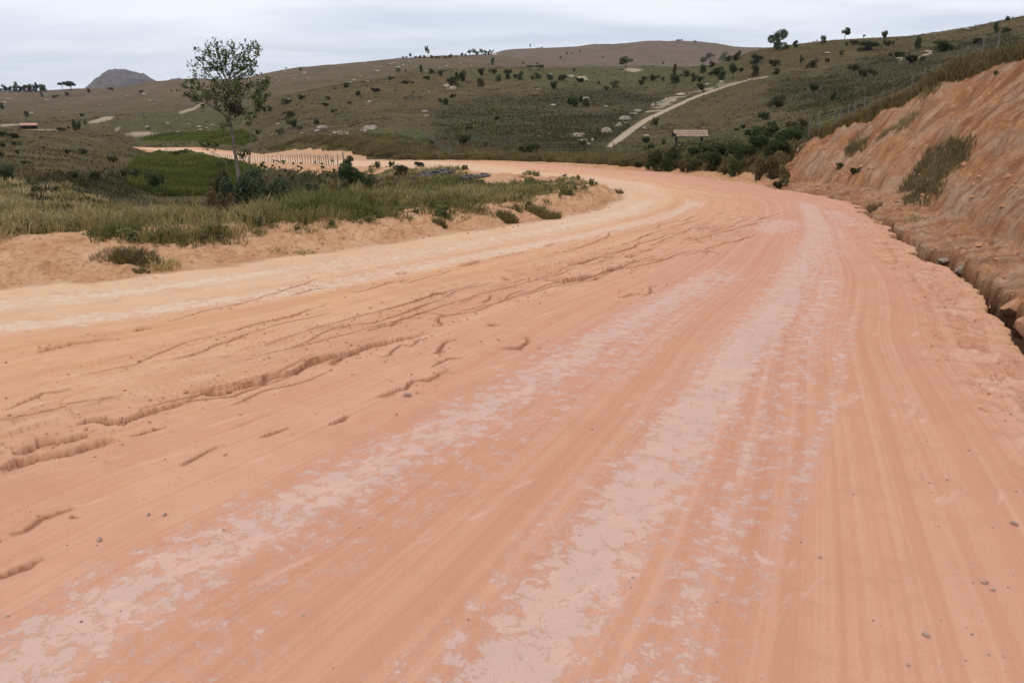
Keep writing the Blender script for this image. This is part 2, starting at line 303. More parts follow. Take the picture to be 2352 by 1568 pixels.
CR = [  # polyline, depth, width
 (B1([(-60,1270),(20,1240),(100,1210),(300,1190),(450,1150),(620,1095),(780,1040)]), .13, .55),
 (B1([(40,1180),(200,1120),(400,1085),(600,1030)]), .11, .3),
 (B1([(420,1000),(520,975),(600,965),(700,975),(820,965),(900,935),(1050,890),(1180,850)]), .10, .3),
 (B1([(1210,775),(1380,745),(1440,780),(1500,770),(1620,720),(1700,700),(1740,640)]), .12, .5),
 (B1([(1740,655),(1900,650),(2000,600),(2120,560),(2352,490)]), .09, .45),
 (B5([(-60,850),(0,820),(100,770),(200,715),(340,690),(480,660),(620,625)]), .10, .5),
 (B1([(190,505),(320,470),(480,445),(600,430),(730,410)]), .12, .35), (B1([(855,365),(920,345),(1000,340)]), .09, .3),
 (B1([(0,915),(200,890),(500,835),(800,795)]), .04, .15),
 (B5([(660,590),(700,530),(780,520),(640,500)]), .08, .3), (B5([(790,192),(900,165),(950,150)]), .10, .4), (B5([(400,243),(450,236),(520,230)]), .09, .3),
 (B5([(1010,140),(1110,125),(1250,90)]), .07, .3), (B5([(1390,280),(1440,292),(1500,300),(1600,280),(1680,255)]), .16, .6), (B5([(1660,295),(1720,280)]), .08, .3),
 (B5([(1870,190),(1850,215),(1810,235)]), .08, .3), (B5([(1920,145),(2010,130)]), .14, .4), (B5([(1890,180),(2000,170),(2140,145)]), .06, .25),
 (B5([(280,1050),(390,1000),(450,990),(520,945),(640,930),(720,870)]), .08, .5), (B5([(610,770),(700,720),(800,670)]), .08, .4),
 (B5([(1110,710),(1200,715),(1250,690),(1262,655)]), .08, .5), (B5([(1880,400),(1960,375),(2050,385),(2070,330),(2140,320)]), .07, .35),
 (B5([(640,385),(740,365)]), .07, .3), (B5([(940,440),(1050,390)]), .06, .3), (B5([(1100,270),(1160,290)]), .07, .3), (B5([(1010,570),(1100,578)]), .08, .4),
 (B5([(820,795),(700,800),(600,860)]), .04, .3), (B5([(0,1240),(60,1215),(120,1180)]), .06, .3), (B1([(1120,980),(1000,1010),(880,1040)]), .05, .25),
 (B1([(1180,1265),(1300,1200),(1420,1130)]), .04, .25), (B1([(1480,1010),(1700,940),(1850,900)]), .03, .3), (B1([(1650,1070),(1750,1040),(1880,1000)]), .05, .25),
 (B2([(60,600),(150,560),(250,480),(500,390)]), .05, .25), (B2([(-40,930),(0,900),(120,850),(230,800),(340,765)]), .06, .3),
 (B1([(1340,480),(1520,440)]), .03, .2), (B1([(1900,120),(2060,80),(2200,65)]), .06, .22), (B5([(1350,60),(1410,45),(1460,38)]), .06, .3),
 (B4([(1950,0),(2050,120),(2120,260),(2180,350),(2290,440),(2352,490)]), .014, .06), (B4([(1900,80),(1990,280),(1880,285)]), .01, .05),
 (B4([(2060,560),(2020,700),(1950,820),(1850,880)]), .012, .06), (B6([(1900,1270),(1960,1390),(2060,1520)]), .016, .07),
 (B6([(1880,870),(1830,930),(1730,970),(1740,1080)]), .012, .07), (B4([(2050,900),(2130,1040),(2200,1110)]), .008, .05),
 (B5([(2300,20),(2352,10),(2420,40),(2500,60)]), .06, .3), (B5([(2420,110),(2500,100),(2560,120)]), .07, .3),
]
rr0 = random.Random(77)
for k in range(46):
    u0 = rr0.uniform(-100, 1650); vb = np.interp(u0, [-700,-300,0,250,500,900,1300,1600,1740], [1400,1150,990,900,830,735,620,535,480]); vv0 = vb + rr0.gauss(0, 1)*np.interp(u0, [0,800,1600], [75,45,18])
    ln_ = np.interp(u0, [0,1600], [260,110])*rr0.uniform(.6, 2.4); sl_ = np.interp(u0, [0,900,1600], [-.30,-.29,-.27]); pts = []
    for j in range(6): pts.append((u0+ln_*j/5, vv0+sl_*ln_*j/5+rr0.gauss(0, np.interp(u0, [0,1600], [7,2.5]))))
    if min(p[1] for p in pts) > 470: CR.append((pts, rr0.uniform(.02, .06), rr0.uniform(.12, .32)))
ud, vd = x, y
jx = .15*fbm(x/.75, y/.75, 101, 5, .5); jy = .15*fbm(x/.75+30, y/.75, 103, 5, .5)
for pts, dep, wid in CR:
    P = np.array([hitS(*p) for p in pts]); A = arcs(P); L = A[-1]
    lo = P.min(0)-1.2; hi = P.max(0)+1.2
    m = np.where((x > lo[0]) & (x < hi[0]) & (y > lo[1]) & (y < hi[1]) & inside)[0]
    if len(m) == 0: continue
    jj = np.minimum(1.0, dep/.06)
    q, a, sg = polydist(P, A, x[m]+jx[m]*jj, y[m]+jy[m]*jj, True)
    # the open side of the break looks to the camera
    d0 = P[-1]-P[0]; mid = P[len(P)//2]; side = np.sign(d0[0]*(0-mid[1]) - d0[1]*(0-mid[0]))
    qs = q*sg*side
    dep = dep if dep >= .089 else dep*.55; wv = wid*.42*(.35+1.2*vnoise(a/.5, a*0, 111))
    tap = np.clip(np.minimum(a, L-a)/(.25*L+.01), 0, 1)**.6*np.clip(.45+.8*vnoise(a/.35, a*0+3, 112), 0, 1)
    cru = fbm(x[m]/.11, y[m]/.11, 114, 4, .6)
    g = np.where(qs >= 0, sst(0, .02, qs)*np.clip(1-(qs/wv)**.7+.35*cru*(qs < wv), 0, 1.15), 0)
    lip = np.where(qs < 0, np.exp(qs/.35), 0)*.25
    endm = (a > 1e-6) & (a < L-1e-6)
    dz = dep*1.0*tap*(-g + lip)*endm
    lipd = sst(0, .008, qs)*(1-sst(.025, .06+.25*dep, qs))*(dep > .02)*endm; pitshade[m] = np.maximum(pitshade[m], lipd*tap**.5*.95)  # thin dark line under the crack lip, shade put into the colour
    rz[m] += dz; pitshade[m] = np.maximum(pitshade[m], tap**.5*np.clip((g-.2)*1.6, 0, 1)*min(1, dep/.05)*endm)
znew += rz*insf
Z[sl] = znew.reshape(rows, nA)

# lookup of the ground anywhere
lRD = np.log(RD)
Zt = Z
nf = len(fine)
def ground(px, py):
    px = np.atleast_1d(np.asarray(px, float)); py = np.atleast_1d(np.asarray(py, float))
    D = np.clip(np.hypot(px, py), .51, 6900); a = np.arctan2(px, py); a = np.where(a < AZ[0], a+2*math.pi, a)
    i = np.clip(np.searchsorted(RD, D)-1, 0, nR-2); t = (D-RD[i])/(RD[i+1]-RD[i])
    j = np.clip(np.searchsorted(AZ, a)-1, 0, nA-2); s = np.clip((a-AZ[j])/(AZ[j+1]-AZ[j]), 0, 1)
    return (Zt[i,j]*(1-t)+Zt[i+1,j]*t)*(1-s) + (Zt[i,j+1]*(1-t)+Zt[i+1,j+1]*t)*s
def hit(u, v, dmin=2.0, dmax=4000):
    az, te = ray(u, v); D = np.exp(np.linspace(math.log(dmin), math.log(dmax), 6000))
    zz = HCAM + te*D - ground(D*math.sin(az), D*math.cos(az)); m = zz < 0
    if not m.any():
        k = int(np.argmin(zz[(D > 100)])); k += int((D <= 100).sum())
    else: k = int(np.argmax(m))
    d = D[k]; gx, gy = d*math.sin(az), d*math.cos(az)
    return gx, gy, float(ground(gx, gy)[0]), d

# ------------------------------------------------------------------ ground cover masks (vertex attributes)
UU, VV = proj(X, Y, Z)
wu = 14*fbm(UU/30, VV/14, 121, 4, .6); wv_ = 6*fbm(UU/24, VV/14, 131, 4, .6)
def pmask(P, dmin, dmax, soft=1.0):
    return inpoly(P, UU+wu*soft, VV+wv_*soft) & (DD > dmin) & (DD < dmax)
road = np.zeros((nR, nA)); road[sl] = insf.reshape(rows, nA)
dirt = np.zeros((nR, nA)); crust = np.zeros((nR, nA)); pitshadeA = np.zeros((nR, nA))
pitshadeA[sl] = np.maximum(pitshade, np.where(inside, 0, isout*cutw*sst(.08, .3, -dit))).reshape(rows, nA)  # ditch darkened by its depth, painted shade
roughA = np.zeros((nR, nA)); roughA[sl] = (np.maximum(rough, sh)*insf).reshape(rows, nA)
dn = fbm(x/1.3, y/1.3, 141, 4)
d_out = np.clip(cutw*(1-sst(-.2, .5, so-s2+.7*dn)) , 0, 1)
d_low = (1-cutw)*(1-sst(.7, 1.5, so+.5*dn))
farbank = sst(oarc(930), oarc(880), -ao*-1)*0
uo = np.interp(ao, oA, OK_)
fb = ((uo < 900) & (uo > 590)).astype(float)*(1-sst(-1.6, -.2, so-s2+1.0*fbm(ao/2.2, so/7, 143, 3)+1.5*sst(760, 900, uo)*4+2.3))
mb = ((uo < 1800) & (uo > 1480)).astype(float)*sst(.16, .36, fbm(ao/2.0, so/4, 145, 3)-.1*sst(1.5, 3.2, so))*(1-sst(2.6, 3.4, so))
d_in = (1-sst(.5, 1.3, si-iw+1.2*dn+.3*fbm(x/.3,y/.3,142,2)))
dr_ = np.where(inside, 1, np.where(isout, np.maximum(np.maximum(d_out, d_low), np.maximum(fb, mb)), d_in))
dirt[sl] = (dr_*(D < 290)).reshape(rows, nA)
rb = pmask([(590,362),(700,366),(790,374),(860,392),(860,412),(780,412),(700,395),(610,382)], 70, 135); dirt[rb] = np.maximum(dirt[rb], .85)
rb = pmask([(1060,392),(1110,394),(1200,396),(1205,420),(1130,426),(1085,412)], 24, 60, .6); dirt[rb] = np.maximum(dirt[rb], .9)
rb = pmask([(540,325),(600,325),(600,345),(520,338)], 120, 200)
# crusted wheel tracks, as distance to track lines
def track(pts, wid):
    P = np.array([hitS(*p) for p in pts]); A = arcs(P); q, a = polydist(P, A, x, y); return np.exp(-(q/wid)**2)*np.clip(np.minimum(a/.6, (A[-1]-a)/(.14*A[-1])), 0, 1)
tr = np.zeros_like(x)
for pts, wid, k in [
  ([(-900,2200),(-300,1750),(0,1560),(450,1290),(900,1060),(1200,890),(1450,745),(1600,665),(1720,600)], .48, .88),
  ([(-500,2300),(350,1600),(650,1330),(1000,1110),(1300,900),(1500,770),(1650,690)], .44, .5),
  ([(700,2300),(1000,1760),(1250,1430),(1430,1180),(1560,1000),(1690,840),(1800,700),(1860,600),(1885,530),(1850,470),(1790,450)], .46, .98),
  ([(1200,2300),(1400,1760),(1560,1430),(1680,1180),(1760,1000),(1820,860),(1880,700),(1905,600),(1915,540),(1890,470)], .36, .66),
  ([(1400,2300),(1560,1700),(1740,1300),(1860,1050),(1920,880),(1950,760),(1965,690)], .14, .62),
  ([(-300,800),(0,755),(300,722),(700,662),(1100,585),(1350,540),(1500,506),(1590,472),(1600,450)], .50, .88),
  ([(-300,740),(0,700),(500,645),(900,590),(1200,543),(1450,486),(1500,450)], .8, .68),
  ([(1770,500),(1800,515),(1760,530),(1700,530)], .9, .8), ([(1880,480),(1960,510),(1990,525)], .7, .7),
  ([(1700,455),(1500,430),(1300,395),(1000,372),(700,358)], 1.2, .5)]:
    tr = np.maximum(tr, k*track(pts, wid))
crust[sl] = (tr*insf).reshape(rows, nA)
warm = np.zeros((nR, nA)); warm[sl] = np.where(inside, np.clip(1.32-2.1*tf0 + sst(22, 60, D)*.5 + sst(45, 80, D)*.6, 0, 1), np.where(isout, np.clip(.35+.25*fbm(x/6, y/6, 149, 2)+sst(30,90,D)*.5, 0, 1), .75)).reshape(rows, nA)
marsh = np.zeros((nR, nA)); path = np.zeros((nR, nA)); scrub = np.zeros((nR, nA)); green = np.zeros((nR, nA)); purple = np.zeros((nR, nA))
marsh[pmask([(300,372),(370,352),(440,348),(500,368),(560,380),(600,400),(560,450),(360,452),(290,420)], 60, 165, .8)] = 1
marsh[pmask([(318,322),(345,309),(560,300),(590,318),(600,336),(500,331),(440,326),(330,326)], 190, 330, .4)] = .9
P_ = [(1392,338),(1402,328),(1440,298),(1482,272),(1540,245),(1600,219),(1660,199),(1720,182),(1762,175.5),(1762,178),(1718,185),(1660,203),(1602,224),(1546,250),(1492,276),(1458,300),(1430,322),(1402,339)]
path[pmask(P_, 70, 400, .06)] = 1
for Pp in [[(1480,262),(1500,245),(1530,232),(1560,215),(1600,205),(1640,200),(1640,206),(1600,213),(1560,228),(1530,246),(1500,262)], [(1410,292),(1440,262),(1460,256),(1450,275),(1425,288)],
           [(1645,190),(1700,184),(1760,176),(1700,190),(1650,197)], [(1300,309),(1330,306),(1352,318),(1362,332),(1340,324)]]:
    path[pmask(Pp, 70, 400, .7) & (fbm(X/3, Y/3, 161, 3) > .02)] = .75
for Pp in [[(0,291),(60,288),(60,285),(0,286)], [(200,282),(240,268),(262,268),(255,275),(215,284)], [(85,297),(130,296),(130,300),(60,299)], [(285,306),(340,303),(370,308),(340,313),(290,312)],
           [(410,258),(440,248),(462,236),(470,236),(445,252),(415,262)], [(262,300),(272,291),(276,292),(268,303)], [(1435,158),(1450,156),(1480,161),(1460,166),(1430,163)], [(1325,175),(1345,175),(1352,184),(1330,184)],
           [(1040,192),(1055,196),(1045,203),(1025,203)], [(760,300),(790,302),(840,312),(770,310)], [(2115,128),(2140,118),(2142,123),(2105,136)], [(2055,136),(2075,136),(2070,140)]]:
    path[pmask(Pp, 60, 900, .25)] = .8
scrub[pmask([(1088,225),(1180,218),(1300,205),(1380,200),(1480,215),(1560,208),(1500,250),(1400,330),(1250,352),(1060,345),(980,320),(1000,262)], 60, 330, 4.5)] = .85
scrub[pmask([(1770,190),(1900,165),(2000,130),(2130,120),(2352,60),(2352,120),(2130,190),(1990,250),(1880,262),(1760,235)], 60, 330, 4)] = .8
scrub *= np.clip(.85+.9*fbm(X/22, Y/22, 151, 4), .1, 1)
scrub[pmask([(0,440),(120,400),(280,395),(330,380),(380,420),(300,460),(0,520)], 28, 150, 1.5)] = .8
scrub[pmask([(560,430),(700,390),(800,395),(820,430),(600,460)], 28, 120, 1.5)] = .7
green[pmask([(840,300),(960,300),(1000,330),(940,345),(860,318)], 100, 260, 1.6)] = .8
green[pmask([(1000,270),(1130,250),(1250,262),(1150,300),(1020,320)], 100, 300, 2)] = .5
green[pmask([(260,290),(330,258),(560,250),(590,260),(560,300),(300,302)], 260, 460, 1)] = .45
green[pmask([(900,165),(1200,150),(1700,140),(1700,200),(1300,205),(1100,175)], 180, 520, 1)] = .35
green[pmask([(1380,345),(1900,262),(1990,262),(1900,330),(1700,380),(1400,360)], 30, 110, 1.5)] = .4
def blur(a, n=3):
    for _ in range(n):
        a[1:-1, 1:-1] = (a[:-2,1:-1]+a[2:,1:-1]+a[1:-1,:-2]+a[1:-1,2:]+4*a[1:-1,1:-1])/8
    return a
blur(scrub, 70); blur(green, 12); blur(marsh, 3); blur(path, 1)
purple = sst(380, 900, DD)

# ------------------------------------------------------------------ materials
def newmat(name):
    m = bpy.data.materials.new(name); m.use_nodes = True; t = m.node_tree; t.nodes.clear()
    o = t.nodes.new('ShaderNodeOutputMaterial'); b = t.nodes.new('ShaderNodeBsdfPrincipled'); t.links.new(b.outputs[0], o.inputs[0])
    b.inputs['Specular IOR Level'].default_value = 0.15; b.inputs['Roughness'].default_value = 0.9
    return m, t, b
class NB:
    def __init__(s, t): s.t = t
    def n(s, k): return s.t.nodes.new(k)
    def l(s, a, b): s.t.links.new(a, b)
    def put(s, inp, q):
        if isinstance(q, (int, float)): inp.default_value = q
        elif isinstance(q, tuple): inp.default_value = q if len(q) == 4 else (*q, 1) if inp.type == 'RGBA' else q
        else: s.l(q, inp)
    def math(s, op, a, b=0, c=0, clamp=False):
        m = s.n('ShaderNodeMath'); m.operation = op; m.use_clamp = clamp
        s.put(m.inputs[0], a); s.put(m.inputs[1], b)
        if op in ('MULTIPLY_ADD', 'SMOOTH_MIN'): s.put(m.inputs[2], c)
        return m.outputs[0]
    def mix(s, f, a, b, mode='MIX'):
        m = s.n('ShaderNodeMix'); m.data_type = 'RGBA'; m.blend_type = mode; s.put(m.inputs['Factor'], f); s.put(m.inputs['A'], a); s.put(m.inputs['B'], b); return m.outputs['Result']
    def noise(s, vec, scale, detail=4, rough=.5, dist=0):
        m = s.n('ShaderNodeTexNoise'); s.l(vec, m.inputs['Vector']); m.inputs['Scale'].default_value = scale; m.inputs['Detail'].default_value = detail; m.inputs['Roughness'].default_value = rough; m.inputs['Distortion'].default_value = dist; return m.outputs['Fac']
    def mapr(s, f, a, b, c=0., d=1.):
        m = s.n('ShaderNodeMapRange'); s.l(f, m.inputs[0]); m.inputs[1].default_value = a; m.inputs[2].default_value = b; m.inputs[3].default_value = c; m.inputs[4].default_value = d; return m.outputs[0]
    def attr(s, name):
        m = s.n('ShaderNodeAttribute'); m.attribute_name = name; return m
    def scalev(s, vec, sc, rot=(0,0,0)):
        m = s.n('ShaderNodeMapping'); s.l(vec, m.inputs[0]); m.inputs['Scale'].default_value = sc; m.inputs['Rotation'].default_value = rot; return m.outputs[0]

def terrain_material():
    m, t, b = newmat('earth'); q = NB(t)
    geo = q.n('ShaderNodeNewGeometry'); P = geo.outputs['Position']
    A = q.attr('maskA'); B = q.attr('maskB'); sa = q.n('ShaderNodeSeparateColor'); q.l(A.outputs['Color'], sa.inputs[0]); sb = q.n('ShaderNodeSeparateColor'); q.l(B.outputs['Color'], sb.inputs[0])
    road_, dirt_, crust_, warm_ = sa.outputs[0], sa.outputs[1], sa.outputs[2], A.outputs['Alpha']
    marsh_, path_, scrub_, green_ = sb.outputs[0], sb.outputs[1], sb.outputs[2], B.outputs['Alpha']
    C = q.attr('maskC'); rough_ = C.outputs['Alpha']; sc = q.n('ShaderNodeSeparateColor'); q.l(C.outputs['Color'], sc.inputs[0]); pitshade_, far_, cut_ = sc.outputs
    uv = q.n('ShaderNodeUVMap'); uv.uv_map = 'along'; U = uv.outputs[0]
    # ---- road colours
    st1 = q.noise(q.scalev(U, (.10, 2.6, 1)), 1.0, 5, .6)       # long streaks
    st2 = q.noise(q.scalev(U, (.05, 12, 1)), 1.0, 3, .6)
    nb = q.noise(P, .45, 4, .5); nf_ = q.noise(P, 9, 5, .6); nff = q.noise(P, 60, 3, .6)
    pink = q.mix(q.mapr(st1, .35, .65), (.575,.268,.175), (.665,.345,.232))
    pink = q.mix(q.mapr(st2, .4, .62, 0, .5), pink, (.72,.405,.275))
    st3 = q.noise(q.scalev(U, (.035, 30, 1)), 1.0, 3, .6); pink = q.mix(q.mapr(st3, .42, .6, 0, .4), pink, (.53,.235,.145))
    oran = q.mix(q.mapr(st1, .35, .65), (.64,.325,.150), (.73,.445,.235))
    base = q.mix(q.math('ADD', warm_, q.math('MULTIPLY', q.math('SUBTRACT', nb, .5), .8), clamp=True), pink, oran)
    base = q.mix(q.mapr(warm_, .78, 1.0, 0, .75), base, q.mix(st1, (.68,.455,.285), (.74,.555,.38)))
    base = q.mix(q.mapr(nf_, .35, .7, 0, .25), base, (.52,.25,.155))
    base = q.mix(q.mapr(q.noise(P, 130, 2, .7), .35, .7, 0, .3), base, (.46,.22,.14))
    base = q.mix(q.mapr(q.noise(P, 1.7, 7, .68), .5, .68, 0, .35), base, (.50,.235,.145))
    # crust: flaky pale skin with cracks
    fl = q.noise(P, 8, 10, .72, .2)
    th = q.math('ADD', q.math('MULTIPLY', crust_, .52), q.math('MULTIPLY', q.math('SUBTRACT', st1, .5), .45))
    lev0 = q.math('ADD', th, q.math('MULTIPLY', q.math('SUBTRACT', fl, .5), 1.95))
    vor = q.n('ShaderNodeTexVoronoi'); vor.feature = 'DISTANCE_TO_EDGE'; wv = q.n('ShaderNodeVectorMath'); wv.operation = 'ADD'
    nw = q.n('ShaderNodeTexNoise'); q.l(P, nw.inputs['Vector']); nw.inputs['Scale'].default_value = 4; vs = q.n('ShaderNodeVectorMath'); vs.operation = 'SCALE'; q.l(nw.outputs['Color'], vs.inputs[0]); vs.inputs['Scale'].default_value = .25
    q.l(P, wv.inputs[0]); q.l(vs.outputs[0], wv.inputs[1]); q.l(wv.outputs[0], vor.inputs['Vector']); vor.inputs['Scale'].default_value = 7
    lines = q.mapr(vor.outputs['Distance'], .0, .045, 1, 0)
    lev = q.math('SUBTRACT', lev0, q.math('MULTIPLY', lines, .13)); big = q.mapr(lev, .31, .39)
    crustf = q.math('MULTIPLY', big, q.math('SUBTRACT', 1, q.math('MULTIPLY', lines, .22)), clamp=True)
    crustf = q.math('MULTIPLY', crustf, q.mapr(crust_, .06, .3))
    ccol = q.mix(q.math('MULTIPLY', warm_, .9), (.60,.415,.355), (.73,.575,.41))
    ccol = q.mix(q.mapr(q.noise(P, 3.2, 3), .4, .65, 0, .6), ccol, (.70,.46,.36))
    edge = q.math('MULTIPLY', q.mapr(lev, .25, .34), q.math('SUBTRACT', 1, big)); edge = q.math('MULTIPLY', edge, q.mapr(crust_, .06, .3))
    base = q.mix(q.math('MULTIPLY', edge, .45), base, (.78,.50,.37))
    rc = q.mix(q.math('MULTIPLY', crustf, .74), base, ccol)
    # little patches of the same skin anywhere on the road
    pa = q.noise(q.scalev(U, (.8, 1.5, 1)), 2.2, 6, .6); pf = q.math('MULTIPLY', q.mapr(pa, .61, .67), .3); rc = q.mix(pf, rc, (.76,.50,.38))
    spk = q.n('ShaderNodeTexVoronoi'); q.l(P, spk.inputs['Vector']); spk.inputs['Scale'].default_value = 17; spk.inputs['Randomness'].default_value = 1
    spm = q.math('MULTIPLY', q.mapr(q.noise(q.scalev(U, (1.0, 3.2, 1)), 3.0, 8, .72), .56, .66), rough_); rc = q.mix(q.math('MULTIPLY', spm, .6), rc, (.46,.205,.115))
    rc = q.mix(q.math('MULTIPLY', rough_, q.mapr(q.noise(P, 2.1, 7, .65), .5, .62, 0, .45)), rc, (.74,.47,.33))
    sps = q.math('MULTIPLY', q.mapr(spk.outputs['Distance'], .05, .09, 1, 0), q.mapr(q.noise(P, 1.1, 2), .52, .6)); rc = q.mix(q.math('MULTIPLY', sps, .5), rc, (.30,.15,.10))
    # ---- bare banks
    d1 = q.noise(P, 1.3, 6, .6); d2 = q.noise(P, 7, 5, .65)
    dc = q.mix(q.mapr(d1, .35, .65), (.315,.138,.058), (.42,.215,.105))
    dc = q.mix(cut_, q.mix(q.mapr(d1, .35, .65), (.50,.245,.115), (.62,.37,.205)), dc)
    dc = q.mix(q.math('MULTIPLY', cut_, q.mapr(q.noise(q.scalev(P, (1,1,1.6)), .55, 4, .6), .42, .62)), dc, (.37,.235,.155))
    dc = q.mix(q.mapr(warm_, .7, .95, 0, .7), dc, q.mix(d1, (.46,.29,.175), (.58,.39,.25)))
    dc = q.mix(q.mapr(d2, .5, .66, 0, .7), dc, (.33,.15,.08))
    dc = q.mix(q.mapr(d2, .48, .3, 0, .45), dc, (.60,.36,.22))
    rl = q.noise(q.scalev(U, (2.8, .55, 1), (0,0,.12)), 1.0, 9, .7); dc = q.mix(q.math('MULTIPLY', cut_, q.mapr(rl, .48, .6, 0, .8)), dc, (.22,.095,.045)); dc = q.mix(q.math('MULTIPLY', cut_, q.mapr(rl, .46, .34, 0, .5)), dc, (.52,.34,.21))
    # ---- grassed country
    g1 = q.noise(P, .035, 5, .6); g2 = q.noise(q.scalev(P, (.5,.5,1.2)), .55, 6, .7); g3 = q.noise(P, 3.2, 4, .7)
    tan = q.mix(q.mapr(g1, .42, .58), (.104,.066,.024), (.140,.088,.033))
    tan = q.mix(q.mapr(g2, .42, .66), tan, (.062,.058,.020)); tan = q.mix(q.mapr(q.noise(P, .11, 5, .62), .5, .66, 0, .8), tan, (.066,.049,.025)); tan = q.mix(q.mapr(q.noise(P, .33, 5, .65), .55, .63, 0, .8), tan, (.036,.036,.015)); tan = q.mix(q.mapr(q.noise(P, .21, 5, .65), .40, .32, 0, .6), tan, (.165,.120,.052))
    grn = q.mix(q.mapr(g2, .4, .6), (.082,.094,.020), (.056,.066,.015))
    gc = q.mix(green_, tan, grn)
    gc = q.mix(q.math('MULTIPLY', scrub_, q.mapr(g2, .3, .6, .6, 1)), gc, (.024,.026,.011))
    gc = q.mix(q.mapr(g3, .45, .75, 0, .55), gc, (.034,.032,.015))
    gc = q.mix(q.mapr(g3, .42, .25, 0, .35), gc, (.18,.13,.065))
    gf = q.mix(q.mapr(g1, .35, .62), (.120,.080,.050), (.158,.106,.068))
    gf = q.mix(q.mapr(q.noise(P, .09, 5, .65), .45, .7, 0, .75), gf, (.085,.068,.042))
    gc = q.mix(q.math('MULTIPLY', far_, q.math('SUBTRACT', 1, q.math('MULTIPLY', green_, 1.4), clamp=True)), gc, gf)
    gc = q.mix(marsh_, gc, q.mix(q.mapr(g2, .35, .65), (.048,.058,.010), (.090,.098,.020)))
    gc = q.mix(q.math('MULTIPLY', path_, q.mapr(g3, .3, .6, 1, .55)), gc, (.52,.40,.27))
    # combine with ragged borders
    dn = q.math('ADD', dirt_, q.math('MULTIPLY', q.math('SUBTRACT', d2, .5), .5)); df = q.math('MULTIPLY', q.mapr(dn, .38, .6), q.mapr(dirt_, 0, .1))
    col = q.mix(df, gc, dc)
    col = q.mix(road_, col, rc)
    col = q.mix(q.math('MULTIPLY', pitshade_, .85), col, (.25,.10,.05)); col = q.mix(q.math('MULTIPLY', q.mapr(pitshade_, .7, 1), cut_), col, (.09,.045,.028))  # painted shade of cracks and pits, then a deeper one for the ditch
    q.l(col, b.inputs['Base Color'])
    # ---- bump
    bp = q.n('ShaderNodeBump'); bp.inputs['Strength'].default_value = .55; bp.inputs['Distance'].default_value = .02
    hr = q.math('ADD', q.math('MULTIPLY', nff, .55), q.math('MULTIPLY', st2, .45)); hr = q.math('ADD', hr, q.math('MULTIPLY', st3, .35)); hr = q.math('ADD', hr, q.math('MULTIPLY', crustf, .3)); hr = q.math('ADD', hr, q.math('MULTIPLY', q.math('MULTIPLY', rough_, q.noise(P, 11, 7, .7)), 3.2))
    hd = q.math('MULTIPLY', d2, 8); hd = q.math('ADD', hd, q.math('MULTIPLY', q.math('MULTIPLY', rl, 9), cut_)); hd = q.math('ADD', hd, q.math('MULTIPLY', q.noise(P, 24, 6, .65), 3.2))
    hg = q.math('MULTIPLY', g3, 9.0); hg = q.math('ADD', hg, q.math('MULTIPLY', q.math('MULTIPLY', g2, 30), q.math('SUBTRACT', 1, marsh_)))
    hm = q.n('ShaderNodeMix'); q.l(df, hm.inputs[0]); q.l(hg, hm.inputs[2]); q.l(hd, hm.inputs[3])
    hn = q.n('ShaderNodeMix'); q.l(road_, hn.inputs[0]); q.l(hm.outputs[0], hn.inputs[2]); q.l(hr, hn.inputs[3])
    q.l(hn.outputs[0], bp.inputs['Height']); q.l(bp.outputs[0], b.inputs['Normal'])
    b.inputs['Roughness'].default_value = .95; b.inputs['Specular IOR Level'].default_value = .1
    return m
EARTH = terrain_material()

def simple_mat(name, c1, c2, scale=4, rough=.9, c3=None, bump=0.0, obj=True):
    m, t, b = newmat(name); q = NB(t); tcn = q.n('ShaderNodeTexCoord'); V = tcn.outputs['Object' if obj else 'Generated']
    f = q.mapr(q.noise(V, scale, 5, .6), .35, .65); c = q.mix(f, c1, c2)
    if c3: c = q.mix(q.mapr(q.noise(V, scale*3.3, 4, .6), .5, .65), c, c3)
    q.l(c, b.inputs['Base Color']); b.inputs['Roughness'].default_value = rough
    if bump:
        bp = q.n('ShaderNodeBump'); bp.inputs['Strength'].default_value = .7; bp.inputs['Distance'].default_value = bump; q.l(q.noise(V, scale*2, 5, .65), bp.inputs['Height']); q.l(bp.outputs[0], b.inputs['Normal'])
    return m
def leaf_mat(name, dark, light, accent=None):
    # per-leaf tone from the 'tone' attribute; a little light passes through
    m, t, b = newmat(name); q = NB(t); a = q.attr('tone'); oi = q.n('ShaderNodeObjectInfo')
    c = q.mix(a.outputs['Fac'], dark, light)
    if accent: c = q.mix(q.mapr(a.outputs['Fac'], .86, .95), c, accent)
    hv = q.n('ShaderNodeHueSaturation'); q.l(c, hv.inputs['Color']); q.put(hv.inputs['Value'], q.mapr(oi.outputs['Random'], 0, 1, .75, 1.25)); q.put(hv.inputs['Hue'], q.mapr(oi.outputs['Random'], 0, 1, .485, .515))
    q.l(hv.outputs[0], b.inputs['Base Color']); b.inputs['Roughness'].default_value = .75
    tr_ = q.n('ShaderNodeBsdfTranslucent'); q.l(hv.outputs[0], tr_.inputs[0]); ms = q.n('ShaderNodeMixShader'); ms.inputs[0].default_value = .25
    q.l(b.outputs[0], ms.inputs[1]); q.l(tr_.outputs[0], ms.inputs[2]); o = [n for n in t.nodes if n.type == 'OUTPUT_MATERIAL'][0]; q.l(ms.outputs[0], o.inputs[0])
    return m
